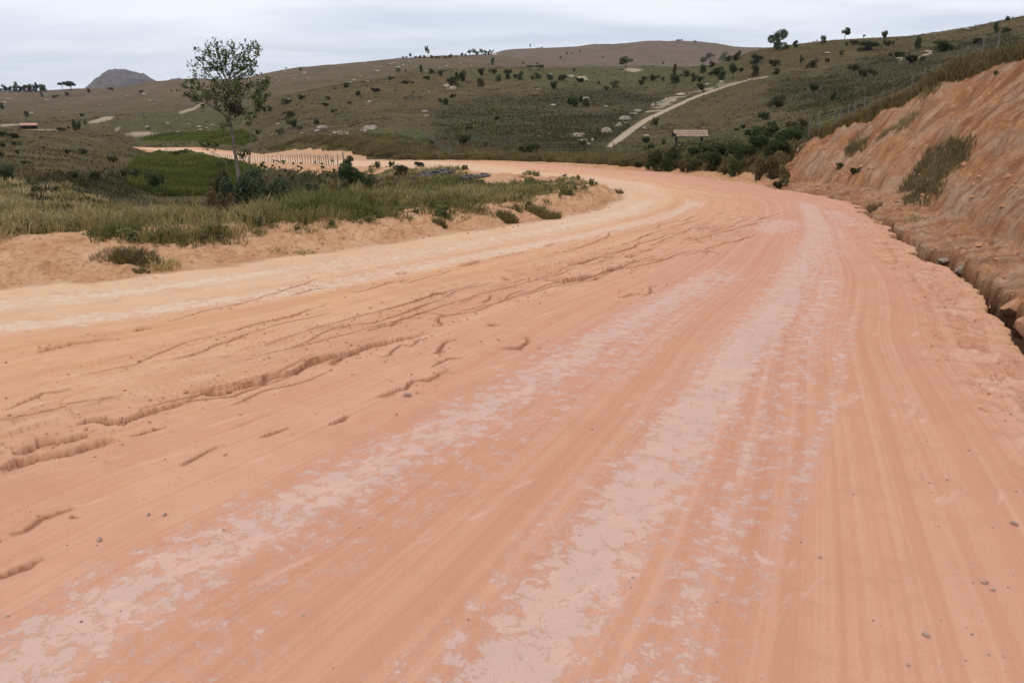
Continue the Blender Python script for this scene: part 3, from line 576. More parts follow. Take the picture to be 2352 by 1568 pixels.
M = dict(
 leafdark=leaf_mat('dark_leaves', (.026,.036,.013), (.095,.115,.042)),
 leafolive=leaf_mat('olive_leaves', (.040,.048,.018), (.13,.135,.052)),
 leafpale=leaf_mat('pale_leaves', (.05,.065,.032), (.12,.14,.075)),
 leaftree=leaf_mat('tree_leaves', (.024,.038,.010), (.105,.130,.036), (.17,.15,.04)),
 leafbrown=leaf_mat('dry_leaves', (.085,.065,.03), (.22,.16,.075)),
 grass=leaf_mat('grass_blades', (.095,.105,.028), (.40,.28,.13), (.50,.37,.20)),
 bark=simple_mat('bark', (.13,.10,.075), (.24,.20,.16), 9, .9, None, .01),
 twig=simple_mat('twig_bark', (.06,.045,.03), (.11,.085,.06), 9),
 post=simple_mat('weathered_wood', (.095,.085,.07), (.18,.16,.13), 8, .9, None, .006),
 postdark=simple_mat('dark_wood', (.07,.055,.045), (.14,.11,.09), 8),
 wire=simple_mat('wire', (.20,.20,.20), (.30,.29,.28), 10, .5),
 rock=simple_mat('pale_rock', (.30,.24,.18), (.46,.39,.31), 1.6, .9, (.20,.165,.13), .05),
 rockgrey=simple_mat('grey_rock', (.27,.20,.15), (.38,.30,.23), 3, .95, (.20,.14,.105), .03),
 slab=simple_mat('dark_slate', (.085,.078,.07), (.20,.18,.165), 4, .85, (.05,.045,.04), .05),
 mount=simple_mat('mountain_rock', (.065,.056,.058), (.145,.108,.095), .011, .95, (.022,.030,.02), 6.0),
 tile=simple_mat('roof_tiles', (.33,.215,.145), (.46,.335,.24), 2.2, .85, (.23,.165,.125)),
 tilepink=simple_mat('pink_roof', (.42,.22,.18), (.5,.28,.22), 2),
 white=simple_mat('limewash', (.65,.63,.6), (.75,.73,.7), 3),
 shade=simple_mat('dark_boards', (.035,.03,.026), (.07,.06,.05), 3),
 drygrass=leaf_mat('dry_grass_blades', (.11,.092,.038), (.31,.245,.12)), clod=simple_mat('clod_earth', (.42,.19,.10), (.60,.33,.20), 9, .95, (.34,.15,.08), .01),
 pebble=simple_mat('pebbles', (.30,.18,.14), (.46,.34,.28), 14, .85),
)

# ------------------------------------------------------------------ helpers: objects
def tag(o, label=None, cat=None, group=None, kind=None):
    if label: o['label'] = label
    if cat: o['category'] = cat
    if group: o['group'] = group
    if kind: o['kind'] = kind
    return o
def mesh_np(name, co, faces, k, mat, tone=None, smooth=False):
    me = bpy.data.meshes.new(name); co = np.asarray(co, np.float32); faces = np.asarray(faces, np.int32)
    me.vertices.add(len(co)); me.vertices.foreach_set('co', co.ravel())
    if isinstance(k, int): n = len(faces); tot = np.full(n, k, np.int32); idx = faces.ravel()
    else: n = len(k); tot = np.asarray(k, np.int32); idx = faces.ravel()
    me.loops.add(len(idx)); me.loops.foreach_set('vertex_index', idx)
    me.polygons.add(n); st = np.concatenate([[0], np.cumsum(tot)[:-1]]).astype(np.int32); me.polygons.foreach_set('loop_start', st)
    me.polygons.foreach_set('use_smooth', np.full(n, smooth))
    if tone is not None:
        a = me.attributes.new('tone', 'FLOAT', 'POINT'); a.data.foreach_set('value', np.asarray(tone, np.float32))
    me.update(calc_edges=True); me.materials.append(mat); return me
def link(name, me, parent=None, loc=(0,0,0), rot=(0,0,0), scale=(1,1,1)):
    o = bpy.data.objects.new(name, me); COL.objects.link(o); o.location = loc; o.rotation_euler = rot; o.scale = scale
    if parent: o.parent = parent
    return o
class MB:
    def __init__(s): s.v = []; s.f = []
    def box(s, c, d, rz=0, ry=0, rx=0, taper=1):
        R = Matrix.Rotation(rz, 3, 'Z') @ Matrix.Rotation(ry, 3, 'Y') @ Matrix.Rotation(rx, 3, 'X'); n = len(s.v)
        for z in (-.5, .5):
            for (a, b) in ((-.5,-.5),(.5,-.5),(.5,.5),(-.5,.5)):
                k = taper if z > 0 else 1
                s.v.append(tuple(Vector(c) + R @ Vector((a*d[0]*k, b*d[1]*k, z*d[2]))))
        s.f += [tuple(n+i for i in q) for q in ((3,2,1,0),(4,5,6,7),(0,1,5,4),(1,2,6,5),(2,3,7,6),(3,0,4,7))]
    def tube(s, pts, rad, n=6):
        pts = [Vector(p) for p in pts]; base = len(s.v)
        for i, p in enumerate(pts):
            d = (pts[min(i+1, len(pts)-1)] - pts[max(i-1, 0)]).normalized()
            a = d.orthogonal().normalized() if abs(d.z) < .99 else Vector((1,0,0)); a = Vector((0,0,1)).cross(d); a = a.normalized() if a.length > .05 else Vector((1,0,0)); b_ = d.cross(a)
            for k in range(n):
                an = 2*math.pi*k/n; s.v.append(tuple(p + (a*math.cos(an) + b_*math.sin(an))*rad[i]))
        for i in range(len(pts)-1):
            for k in range(n):
                k2 = (k+1) % n; s.f.append((base+i*n+k, base+i*n+k2, base+(i+1)*n+k2, base+(i+1)*n+k))
        s.f.append(tuple(base+(len(pts)-1)*n+k for k in range(n))); s.f.append(tuple(base+k for k in reversed(range(n))))
    def mesh(s, name, mat, smooth=False):
        me = bpy.data.meshes.new(name); me.from_pydata(s.v, [], s.f); me.materials.append(mat)
        if smooth: me.polygons.foreach_set('use_smooth', [True]*len(me.polygons))
        me.update(); return me

# ------------------------------------------------------------------ the ground sheets
idx = np.arange(nR*nA).reshape(nR, nA)
a_, b_, c_, d_ = idx[:-1,:-1], idx[1:,:-1], idx[1:,1:], idx[:-1,1:]
Q = np.stack([a_, d_, c_, b_], -1)
wrap = np.stack([idx[:-1,-1], idx[:-1,0], idx[1:,0], idx[1:,-1]], -1)[:, None, :]
Q = np.concatenate([Q, wrap], 1)           # (nR-1, nA, 4)
rc = road[:-1]; catg = np.zeros((nR-1, nA), np.int8)     # 0 ground
catg[DD[:-1] > 285] = 1
cutf = np.zeros((nR, nA)); cutf[sl] = (cutw*(~inside)*isout).reshape(rows, nA)
catg[(dirt[:-1] > .5) & (DD[:-1] < 285)] = 2
catg[(marsh[:-1] > .5)] = 3
catg[(path[:-1] > .5) & (DD[:-1] < 285) & (UU[:-1] > 1300)] = 4
insA = np.zeros((nR, nA), bool); insA[sl] = inside.reshape(rows, nA); catg[insA[:-1] & (DD[:-1] < 270)] = 5
names = {0: 'ground', 1: 'hills', 2: 'earth_bank', 3: 'marsh', 4: 'path', 5: 'road'}
co = np.stack([X, Y, Z], -1).reshape(-1, 3)
mA = np.stack([road, dirt, crust, warm], -1).reshape(-1, 4); mB = np.stack([marsh, path, scrub, green], -1).reshape(-1, 4)
mC = np.stack([pitshadeA, purple, cutf, roughA], -1).reshape(-1, 4)
uvS = np.zeros((nR, nA)); uvT = np.zeros((nR, nA)); uvS[sl] = sco.reshape(rows, nA); uvT[sl] = tco.reshape(rows, nA); uvf = np.stack([uvS, uvT], -1).reshape(-1, 2)
for k, nm in names.items():
    q = Q[catg == k]
    if len(q) == 0: continue
    used, inv = np.unique(q, return_inverse=True); inv = inv.reshape(q.shape)
    me = mesh_np(nm, co[used], inv, 4, EARTH, None, True)
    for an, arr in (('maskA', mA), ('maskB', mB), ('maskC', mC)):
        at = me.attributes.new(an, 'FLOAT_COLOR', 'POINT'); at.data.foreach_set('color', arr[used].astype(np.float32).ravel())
    if k in (2, 5):
        ul = me.uv_layers.new(name='along'); ul.data.foreach_set('uv', uvf[used][inv.ravel()].astype(np.float32).ravel())
    o = link(nm, me); tag(o, kind='structure')
# cap under the camera
mb = MB(); n0 = []
cap = bpy.data.meshes.new('road_patch'); cv = [tuple(co[j]) for j in range(nA)]; cap.from_pydata(cv + [(0,0,0)], [], [(j, (j+1) % nA, nA) for j in range(nA)][::-1]); cap.materials.append(EARTH)
for an, arr in (('maskA', mA), ('maskB', mB), ('maskC', mC)):
    at = cap.attributes.new(an, 'FLOAT_COLOR', 'POINT'); at.data.foreach_set('color', np.vstack([arr[:nA], arr[:1]]).astype(np.float32).ravel())
o = link('road', cap); tag(o, kind='structure')

# the rock dome far behind
def mountain(name, label, D, prof, depth, base_v):
    pts = []; us = np.linspace(prof[0][0], prof[-1][0], 90); vs_ = np.interp(us, [p[0] for p in prof], [p[1] for p in prof])
    n = 46; az0, _ = ray((us[0]+us[-1])/2, 200); cxm, cym = D*math.sin(az0), D*math.cos(az0)
    zb = HCAM + D*float(ray(us[0], base_v)[1]); V_ = []; hs = []
    for i, (u, v) in enumerate(zip(us, vs_)):
        az, te = ray(u, v); top = HCAM + D*float(te)
        for j in range(n):
            w = -1 + 2*j/(n-1); prf = max(0, 1-abs(w)**2.6)**.8
            d2 = D + depth*w; h_ = zb - 25 + (top-zb+25)*prf
            h_ += (6*float(fbm(u/6., w*5, 5, 4)) if abs(w) > .06 else 2.5*float(fbm(u/2., w*5, 5, 2)))*min(1, (top-zb)/60)
            V_.append((d2*math.sin(float(az)), d2*math.cos(float(az)), h_))
    f = [(i*n+j, (i+1)*n+j, (i+1)*n+j+1, i*n+j+1) for i in range(len(us)-1) for j in range(n-1)]
    me = bpy.data.meshes.new(name); me.from_pydata(V_, [], f); me.materials.append(M['mount']); me.polygons.foreach_set('use_smooth', [True]*len(f)); me.update()
    o = link(name, me); tag(o, kind='structure')
mountain('mountain', '', 3600, [(150,222),(180,210),(196,203),(208,192),(218,182),(228,176),(240,167),(250,162),(262,159.5),(280,159.5),(292,161),(305,166),(318,169),(330,171),(342,178),(352,184),(362,190),(385,200),(410,214)], 420, 222)
mountain('mountain', '', 4800, [(330,212),(375,192),(392,182.5),(400,181),(412,180.5),(424,182),(440,182),(470,184),(520,186),(560,192),(600,205),(640,215)], 300, 216)

# ------------------------------------------------------------------ foliage meshes
def leaves_mesh(name, centers, normals_r, size, mat, seed, aspect=.5, tones=None):
    r = np.random.default_rng(seed); n = len(centers)
    d = r.normal(size=(n,3)); d[:,2] += .25; d /= np.linalg.norm(d, axis=1)[:,None]
    e = r.normal(size=(n,3)); e -= d*(e*d).sum(1)[:,None]; e /= np.linalg.norm(e, axis=1)[:,None]
    L = (size*(.6+.8*r.random(n)))[:,None] if np.ndim(size) == 0 else (size*(.7+.6*r.random(n)))[:,None]
    c = centers; w = L*aspect
    V_ = np.stack([c-d*L*.5, c+e*w*.5, c+d*L*.5, c-e*w*.5], 1).reshape(-1,3)
    f = np.arange(4*n).reshape(n,4); t = np.repeat(r.random(n) if tones is None else tones, 4)
    return mesh_np(name, V_, f, 4, mat, t)
def crown_pts(seed, n, shape='round', lumps=9):
    r = np.random.default_rng(seed); P = []
    cs = []
    for i in range(lumps):
        if shape == 'round': c = r.normal(size=3)*(.26,.26,.2)+(0,0,.48); rad = .2+.12*r.random()
        elif shape == 'low': c = r.normal(size=3)*(.34,.3,.08)+(0,0,.32); rad = .15+.1*r.random()
        elif shape == 'tall': c = np.array((r.normal()*.13, r.normal()*.13, .22+.66*i/lumps)); rad = .24-.1*i/lumps+.05*r.random()
        elif shape == 'tree': c = r.normal(size=3)*(.3,.3,.16)+(0,0,.68); rad = .14+.1*r.random()
        elif shape == 'flat': c = np.array((r.uniform(-.45,.45), r.uniform(-.3,.3), .75+r.normal()*.06)); rad = .12+.07*r.random()
        cs.append((c, rad))
    for c, rad in cs:
        k = n//lumps; d = r.normal(size=(k,3)); d /= np.linalg.norm(d, axis=1)[:,None]; rr = rad*(.45+.65*r.random(k)**.6)
        P.append(c + d*rr[:,None]*(1,1,.85))
    P = np.vstack(P); P[:,2] = np.clip(P[:,2], .02, 1.2); P[:,:2] /= max(np.abs(P[:,:2]).max(), .01)*2; P[:,2] /= P[:,2].max()
    return P
PROTO = {}
def proto(shape, mk, var, n, size):
    key = (shape, mk, var, n)
    if key not in PROTO:
        P = crown_pts(hash_seed(shape, var), n, shape, 7+var*2)
        r = np.random.default_rng(var+99); lum = fbm(P[:,0]*5+var, P[:,1]*5+P[:,2]*4, 3+var, 2)*.5+.5
        PROTO[key] = leaves_mesh('crown', P, None, size, M[mk], var*7+len(shape), .55, np.clip(lum*.6+.4*r.random(len(P)), 0, 1))
    return PROTO[key]
def hash_seed(s, v): return sum(ord(c) for c in s)*13 + v*101
STEM = {}
def stem_mesh(kind):
    if kind not in STEM:
        mb = MB(); r = random.Random(3)
        if kind == 'bush':
            for i in range(5):
                a = i*1.3; mb.tube([(0.02*math.cos(a),.02*math.sin(a),-.12),(.1*math.cos(a),.1*math.sin(a),.25),(.22*math.cos(a),.22*math.sin(a),.6)], [.022,.016,.006], 5)
        else:
            mb.tube([(0,0,-.08),(.01,0,.2),(-.01,.01,.45),(.02,0,.75)], [.035,.028,.022,.008], 6)
            for i in range(7):
                a = i*2.4; h = .32+.06*i; mb.tube([(0,0,h),(.14*math.cos(a),.14*math.sin(a),h+.12),(.3*math.cos(a),.3*math.sin(a),h+.24)], [.014,.009,.004], 4)
        STEM[kind] = mb.mesh('stem' if kind == 'bush' else 'trunk', M['twig'], True)
    return STEM[kind]
C1 = lambda x, y: (.28936*x, 54.4+.28936*y)
C2 = lambda x, y: (544.4+.28936*x, 54.4+.28936*y)
C3 = lambda x, y: (1088.9+.28936*x, 54.4+.28936*y)
C4 = lambda x, y: (1716.8+.28936*x, .28936*y)
K = .28936
ORD = ['first','second','third','fourth','fifth','sixth','seventh','eighth','ninth','tenth','eleventh','twelfth','thirteenth','fourteenth','fifteenth','sixteenth','seventeenth','eighteenth','nineteenth','twentieth','twenty-first','twenty-second','twenty-third','twenty-fourth','twenty-fifth','twenty-sixth','twenty-seventh','twenty-eighth','twenty-ninth','thirtieth','thirty-first','thirty-second','thirty-third','thirty-fourth','thirty-fifth','thirty-sixth','thirty-seventh','thirty-eighth','thirty-ninth','fortieth','forty-first','forty-second','forty-third','forty-fourth','forty-fifth','forty-sixth','forty-seventh','forty-eighth','forty-ninth','fiftieth'] 
MN = {'leafdark': 'dark green', 'leafolive': 'olive', 'leafpale': 'pale grey-green', 'leafbrown': 'brownish'}
def plant(u, v, wpx, hpx, shape, mk, label, cat, name, group, dforce=None):
    if dforce: 
        az, te = ray(u, v); gx, gy = dforce*math.sin(az), dforce*math.cos(az); gz = float(ground(gx, gy)[0]); d = dforce
    else: gx, gy, gz, d = hit(u, v, 18)
    w = wpx*d*1.15/FPX; h = hpx*d*1.12/FPX
    big = wpx > 26
    n = 5200 if wpx > 45 else (2600 if big else (760 if wpx > 9 else 240)); size = .055 if wpx > 45 else (.07 if big else (.125 if wpx > 9 else .2))
    var = random.randrange(3)
    e = bpy.data.objects.new(name, None); COL.objects.link(e); e.empty_display_size = .2
    e.location = (gx, gy, gz-.02*h); e.rotation_euler = (0,0,random.uniform(0,6.28) if shape != 'flat' else 0); e.scale = (w, w, h)
    me = proto(shape, mk, var, n, size)
    tag(e, label, cat, group)
    link('crown', me, e)
    link('stem' if cat == 'bush' else 'trunk', stem_mesh('bush' if cat == 'bush' else 'tree'), e)
    return e
def region(items, conv, where, group, cat='bush', name='bush'):
    items = sorted(items, key=lambda i: i[0]); 
    for i, it in enumerate(items):
        x_, y_, w_, h_, shape, mk = it; u, v = conv(x_, y_)
        u = min(max(u, 2), 2350)
        word = {'round': 'rounded', 'low': 'low', 'tall': 'upright', 'tree': 'open-crowned', 'flat': 'flat-topped'}[shape]
        nth = ORD[i]
        plant(u, v, w_*K, h_*K, shape, mk, f"{word} {MN[mk]} {cat}, {nth} from left {where}", cat, name, group)
D_, O_, P_c = 'leafdark', 'leafolive', 'leafpale'
R_, L_, T_ = 'round', 'low', 'tall'
region([(510,605,65,38,R_,D_),(395,640,70,36,R_,D_),(260,695,42,36,R_,D_),(215,702,44,42,R_,O_),(865,508,50,32,R_,D_),(780,525,30,13,L_,D_),(425,745,80,45,R_,O_),(450,825,100,65,R_,O_),(635,800,62,40,R_,O_),(500,845,72,25,L_,D_),
        (345,880,62,42,R_,O_),(165,880,54,36,R_,O_),(1710,495,92,65,R_,D_),(1785,458,92,72,R_,D_),(1710,590,62,26,L_,O_),(1655,645,95,50,L_,O_),(965,570,72,30,L_,O_),(700,655,80,22,L_,O_),(760,705,60,22,L_,O_),
        (890,640,46,20,L_,O_),(725,605,52,24,L_,O_),(1110,540,110,26,L_,O_),(1345,478,84,22,L_,O_),(1500,437,90,18,L_,O_),(960,797,20,13,R_,O_),(1215,447,62,24,L_,O_)], C2, 'on the brown hillside above the fence', 'bushes on the brown hillside')
region([(1460,390,31,52,T_,D_),(1278,385,42,28,R_,O_),(1342,388,16,20,T_,D_),(1543,396,60,32,R_,D_),(1615,413,65,40,R_,D_),(1940,497,82,55,R_,O_),(1937,412,60,52,R_,D_),(2040,398,72,30,L_,D_),(2150,402,72,30,L_,D_),(2145,441,50,40,R_,D_),(2078,458,56,48,R_,D_),
        (2030,331,30,50,T_,D_),(1995,333,12,15,R_,D_),(505,375,26,16,R_,D_)], C2, 'along the crest of the middle hill', 'bushes along the top of the middle hill')
region([(365,445,62,58,R_,P_c),(440,372,60,34,'flat',O_),(513,374,70,38,'flat',O_),(505,436,82,44,R_,O_),(460,447,40,36,R_,O_),(325,433,40,28,R_,D_),(600,446,80,40,L_,P_c),(700,451,100,40,L_,D_),(850,468,86,32,L_,D_),(630,520,82,58,R_,D_),
        (1052,532,60,32,R_,D_),(1115,507,60,48,R_,O_),(795,389,28,34,R_,P_c),(388,323,18,18,R_,D_),(503,325,22,14,L_,D_),(1500,323,20,16,R_,D_),(990,481,30,20,R_,D_),(1320,486,64,34,L_,O_)], C3, 'on the meadow behind the dark slope', 'bushes on the pale meadow')
region([(1592,410,36,74,T_,D_),(1575,428,42,28,R_,D_),(1420,453,86,44,R_,D_),(1350,452,62,28,L_,O_),(1497,456,36,30,R_,D_),(1600,469,112,52,R_,D_),(1690,421,60,42,R_,D_),(1742,462,60,62,R_,D_),(1792,464,62,44,R_,D_),(1812,392,66,54,R_,D_),(1645,418,30,15,L_,O_),
        (1885,346,62,36,R_,O_),(2020,302,52,38,R_,D_),(2085,292,74,60,R_,D_),(1925,412,112,58,R_,D_),(1960,448,94,66,R_,P_c),(2120,382,62,24,L_,D_),(1800,532,72,58,R_,D_)], C3, 'around the top of the hillside track', 'bushes around the top of the track')
region([(800,662,160,70,L_,D_),(430,1047,150,84,R_,D_),(270,1022,52,36,R_,O_),(865,977,90,46,L_,O_),(1370,947,100,44,L_,D_),(1500,957,52,36,R_,D_),(1400,1002,90,40,L_,O_),(1440,806,72,50,R_,O_),(2080,852,60,20,L_,D_),(2140,832,60,24,L_,D_),(180,765,60,24,L_,D_),(90,975,50,24,L_,O_),(2160,887,60,20,L_,D_)], C3, 'beside the foot of the track', 'bushes at the foot of the track')
region([(1800,962,135,82,R_,O_),(1850,842,62,26,L_,O_),(1660,918,44,16,L_,O_),(2070,760,60,20,L_,D_),(1540,955,70,26,L_,O_)], C2, 'on the green slope behind the junction', 'bushes on the green slope')
region([(333,581,26,26,R_,D_),(433,589,50,18,L_,D_),(703,549,31,26,R_,D_),(885,528,46,16,L_,D_),(20,681,36,42,R_,D_),(215,732,46,28,R_,O_),(650,741,36,26,R_,O_),(1125,559,36,26,R_,O_),(530,570,46,22,R_,P_c),(1360,540,16,12,R_,D_),(1405,535,14,12,R_,D_)], C1, 'on the far left hills', 'bushes on the far left hills')
region([(590,846,46,66,T_,D_),(630,842,36,52,T_,D_),(678,810,26,32,R_,D_),(480,852,72,22,L_,O_),(545,838,24,18,R_,D_)], C1, 'in the valley beside the far farm', 'bushes in the far valley')
region([(532,1034,50,32,R_,D_),(657,1038,80,36,R_,D_),(143,1036,42,26,R_,D_),(348,996,30,18,R_,O_),(440,1345,86,44,R_,D_),(60,1252,160,110,R_,P_c),(750,1242,122,60,R_,O_),(590,1227,104,52,R_,O_),(1060,1228,150,64,L_,O_),(110,908,100,32,L_,D_),(20,897,62,32,L_,D_),
        (110,962,62,20,L_,D_),(20,980,60,24,L_,D_),(10,1060,40,34,R_,D_),(200,1115,80,22,L_,O_),(900,1100,80,40,L_,O_),(680,1305,70,40,L_,O_)], C1, 'on the near left slope', 'bushes on the near left slope')
plant(*C1(1232,1330), 136*K, 132*K, R_, D_, 'dense round dark bush alone at the front edge of the green marsh', 'bush', 'bush', 'bushes by the marsh')
plant(*C1(1400,1057), 90*K, 36*K, L_, D_, 'low dark bush at the far edge of the marsh, left one of two', 'bush', 'bush', 'bushes by the marsh')
plant(*C1(1462,1049), 84*K, 46*K, R_, D_, 'rounder dark bush at the far edge of the marsh, right one of two', 'bush', 'bush', 'bushes by the marsh')
region([(65,506,102,62,R_,D_),(210,526,92,42,L_,O_),(518,541,86,58,R_,D_),(225,591,72,42,R_,D_),(65,602,62,72,R_,D_),(843,363,82,34,L_,O_),(950,402,132,58,R_,D_),(605,346,52,48,R_,O_),(1345,391,62,74,R_,D_),(1550,407,150,62,R_,D_),(1968,263,46,62,T_,D_),(2055,256,60,28,R_,D_),
        (742,441,32,32,R_,O_),(1830,352,102,38,L_,D_),(240,852,142,80,R_,O_),(520,722,102,42,L_,D_),(680,792,62,52,R_,D_),(130,952,122,50,L_,D_),(980,371,82,30,L_,O_),(1110,360,90,30,L_,O_),(630,492,60,22,L_,D_),(930,610,120,50,L_,D_),(1300,500,150,46,L_,D_),(1200,452,110,32,L_,O_),(850,560,130,40,L_,O_)], C4, 'on the dark hillside right of the track', 'bushes on the right hillside')
region([(380,376,50,42,R_,D_),(312,391,40,26,L_,D_),(555,301,13,13,'tree',D_),(928,281,15,22,'tree',D_),(1085,306,62,48,R_,D_),(2060,166,40,26,R_,D_)], C4, 'along the right skyline', 'bushes along the right skyline')
plant(*C4(773,302), 62*K, 72*K, 'tree', D_, 'small lone leaning tree sticking up from the right skyline', 'tree', 'tree', None)
plant(*C4(240,400), 140*K, 128*K, R_, P_c, 'tall airy grey-green tree on the skyline where the right hill begins', 'tree', 'tree', None)
plant(*C4(425,516), 36*K, 62*K, 'tree', O_, 'thin small tree standing below the airy skyline tree', 'tree', 'tree', None)
plant(*C3(1205,357), 85*K, 78*K, 'tree', O_, 'lone rounded tree on the bare patch of the pale meadow', 'tree', 'tree', None)
plant(*C3(1813,332), 56*K, 54*K, 'tree', D_, 'small dark tree with a short trunk left of the skyline thicket', 'tree', 'tree', None)
plant(*C3(1875,300), 62*K, 54*K, 'tree', O_, 'small leaning tree just right of the short-trunked dark tree', 'tree', 'tree', None)
plant(*C3(1980,300), 64*K, 64*K, R_, P_c, 'pale rounded tree at the edge of the skyline thicket', 'tree', 'tree', None)
plant(*C3(2055,442), 66*K, 104*K, 'tree', D_, 'taller dark tree right above the hillside track', 'tree', 'tree', None)
# ridge trees: one grove on the left skyline, one on the middle skyline
region([(40,541,44,42,R_,D_),(80,541,44,34,R_,D_),(115,541,40,34,R_,D_),(132,541,36,58,'tree',P_c),(160,541,48,34,R_,D_),(200,541,50,40,R_,D_),(240,541,50,48,R_,D_),(275,541,44,42,R_,D_),(297,541,38,56,'tree',D_),(330,541,44,44,R_,D_),(355,541,32,44,T_,D_),(10,538,30,18,R_,D_)], C1, 'in the grove on the far left skyline', 'trees in the left skyline grove', 'tree', 'tree')
region([(497,526,44,44,'flat',D_),(565,524,96,50,'tree',D_)], C1, 'between the grove and the rock dome', 'trees left of the rock dome', 'tree', 'tree')
region([(1320,278,22,14,R_,O_),(1345,278,20,16,R_,O_),(1380,277,22,34,'tree',D_),(1420,275,30,14,R_,D_),(1450,274,34,18,R_,D_),(1485,274,34,18,R_,D_),(1515,274,30,76,'tree',P_c),(1545,274,38,20,R_,D_),(1580,275,36,14,R_,D_),(1605,275,26,12,R_,D_),(1650,274,38,18,R_,D_),(1695,272,36,26,R_,D_),(1740,268,30,14,R_,D_),
        (1785,262,36,26,'tree',D_),(1815,260,26,16,R_,D_),(1840,258,24,40,'tree',D_),(1875,254,30,44,'tree',D_),(1905,252,34,30,R_,D_),(1940,252,30,42,'tree',D_),(1970,250,32,32,R_,D_),(2000,250,32,34,R_,D_),(2030,249,30,32,R_,D_),(390,362,20,14,'tree',D_)], C2, 'in the row on the middle skyline', 'trees on the middle skyline', 'tree', 'tree')
region([(540,203,15,14,'tree',D_),(443,203,10,34,'tree',P_c),(1615,154,22,22,'flat',D_),(1640,154,24,22,'flat',D_),(1742,158,18,18,'tree',P_c),(1756,158,14,20,'tree',D_)], C3, 'on the far purple ridge', 'trees on the far ridge', 'tree', 'tree')
region([(735,250,20,22,R_,D_),(685,278,18,14,R_,D_),(840,232,16,18,R_,D_),(1020,276,18,12,R_,D_),(780,244,14,12,R_,D_)], C3, 'on the face of the far purple ridge', 'bushes on the far ridge')

# ------------------------------------------------------------------ bank thicket beside the far bend and on the crest
region([(1440,1170,150,150,R_,D_),(1545,1175,170,175,R_,D_),(1655,1178,120,90,R_,'leafbrown'),(1800,1160,190,120,R_,O_),(1900,1168,180,140,R_,D_),(1985,1200,90,70,R_,'leafbrown'),(2060,1215,150,150,R_,O_),(2110,1120,190,140,R_,D_),(1600,1112,170,100,R_,O_),(1750,1092,160,100,R_,D_),(1850,1082,190,120,R_,O_),(1960,1078,180,120,R_,D_),(2060,1056,170,110,R_,O_),(1700,1165,120,80,L_,O_),(1470,1112,110,60,L_,'leafbrown'),(1345,1085,110,50,L_,'leafbrown'),(1560,1052,120,50,L_,'leafbrown'),(1180,1060,100,44,L_,O_),(1010,1062,90,36,L_,O_),(1385,1160,90,50,L_,O_),(1230,1130,110,44,L_,'leafbrown'),(1300,1140,90,40,L_,O_)], C3, 'on the low bank outside the bend', 'bushes on the bank of the bend')
region([(110,1225,200,130,R_,D_),(260,1240,210,170,R_,D_),(380,1150,170,120,R_,O_),(420,1080,120,70,R_,O_),(190,1420,200,190,R_,'leafbrown'),(90,1440,120,150,R_,'leafbrown'),(290,1450,120,120,R_,'leafbrown'),(240,1495,130,50,L_,O_),(340,1130,180,110,R_,D_),(170,1108,190,100,R_,O_),(60,1120,150,100,R_,D_),(440,1010,110,64,R_,'leafbrown'),(330,1035,120,60,L_,'leafbrown'),(200,1020,110,50,L_,O_),(40,1330,90,80,R_,'leafbrown')], C4, 'where the bare cut slope begins', 'bushes beside the start of the cut slope')
region([(735,1345,60,44,R_,O_),(840,1390,80,44,L_,O_),(1970,600,40,30,L_,'leafbrown')], C4, 'growing on the bare cut slope', 'small plants on the cut slope')
# ------------------------------------------------------------------ grass
def blades(name, px, py, hgt, wid, tone, mat, lean=.45, gz=None, out_=None):
    n = len(px); pz = ground(px, py) if gz is None else gz
    a = rng.uniform(0, 2*math.pi, n); la = rng.uniform(0, 2*math.pi, n); ln = lean*hgt*(rng.random(n)**.7)
    if out_ is not None: la = out_[0] + rng.normal(size=n)*.5; ln = np.minimum(hgt*(.15+out_[1]), hgt*.95)
    dx, dy = np.cos(a)*wid/2, np.sin(a)*wid/2; lx, ly = np.cos(la)*ln, np.sin(la)*ln
    z0 = pz - .03
    V_ = np.stack([np.stack([px-dx, py-dy, z0], -1), np.stack([px+dx, py+dy, z0], -1),
                   np.stack([px+dx*.8+lx*.35, py+dy*.8+ly*.35, pz+hgt*.62], -1), np.stack([px-dx*.8+lx*.35, py-dy*.8+ly*.35, pz+hgt*.62], -1),
                   np.stack([px+lx, py+ly, pz+hgt*(1-.35*(ln/hgt)**2)], -1)], 1).reshape(-1, 3)
    b0 = np.arange(n)*5
    q = np.stack([b0, b0+1, b0+2, b0+3, b0+3, b0+2, b0+4], -1)
    tot = np.tile([4,3], n)
    return mesh_np(name, V_, q.ravel(), tot, mat, np.repeat(tone, 5))
def road_info(px, py):
    so_, ao_ = polydist(OUTs, oA, px, py); si_, ai_ = polydist(INNs, iA, px, py); return so_, ao_, si_, ai_, inpoly(ROADPOLY, px, py)
# tall verge grass inside the bend
n = 42000
az = rng.uniform(math.radians(-42), math.radians(13), n); D0 = np.exp(rng.uniform(math.log(13), math.log(62), n))
px, py = D0*np.sin(az), D0*np.cos(az); so_, ao_, si_, ai_, ins = road_info(px, py)
wI = np.interp(ai_, iA, np.interp(IK_, [-2100,-2000,-900,0,600,1170,1380,1420], [1.2,1.2,3.8,3.6,2.7,1.3,1.0,.6])); wI = np.where(ai_ > nose+2, .4, wI)
cl = fbm(px/1.6, py/1.6, 201, 3); cl2 = fbm(px/.5, py/.5, 205, 2)
u_, v_ = proj(px, py, ground(px, py))
edge = si_ - wI*.55 + .9*cl + .25
redp = inpoly([(1075,398),(1200,398),(1205,428),(1130,430),(1085,418)], u_, v_) | inpoly([(600,366),(850,380),(850,415),(760,412),(640,392)], u_, v_)
dens = np.clip(edge*1.1, 0, 1)*np.clip(.62+1.6*cl+.7*cl2, .02, 1)*(1-sst(24, 40, D0)*.35)
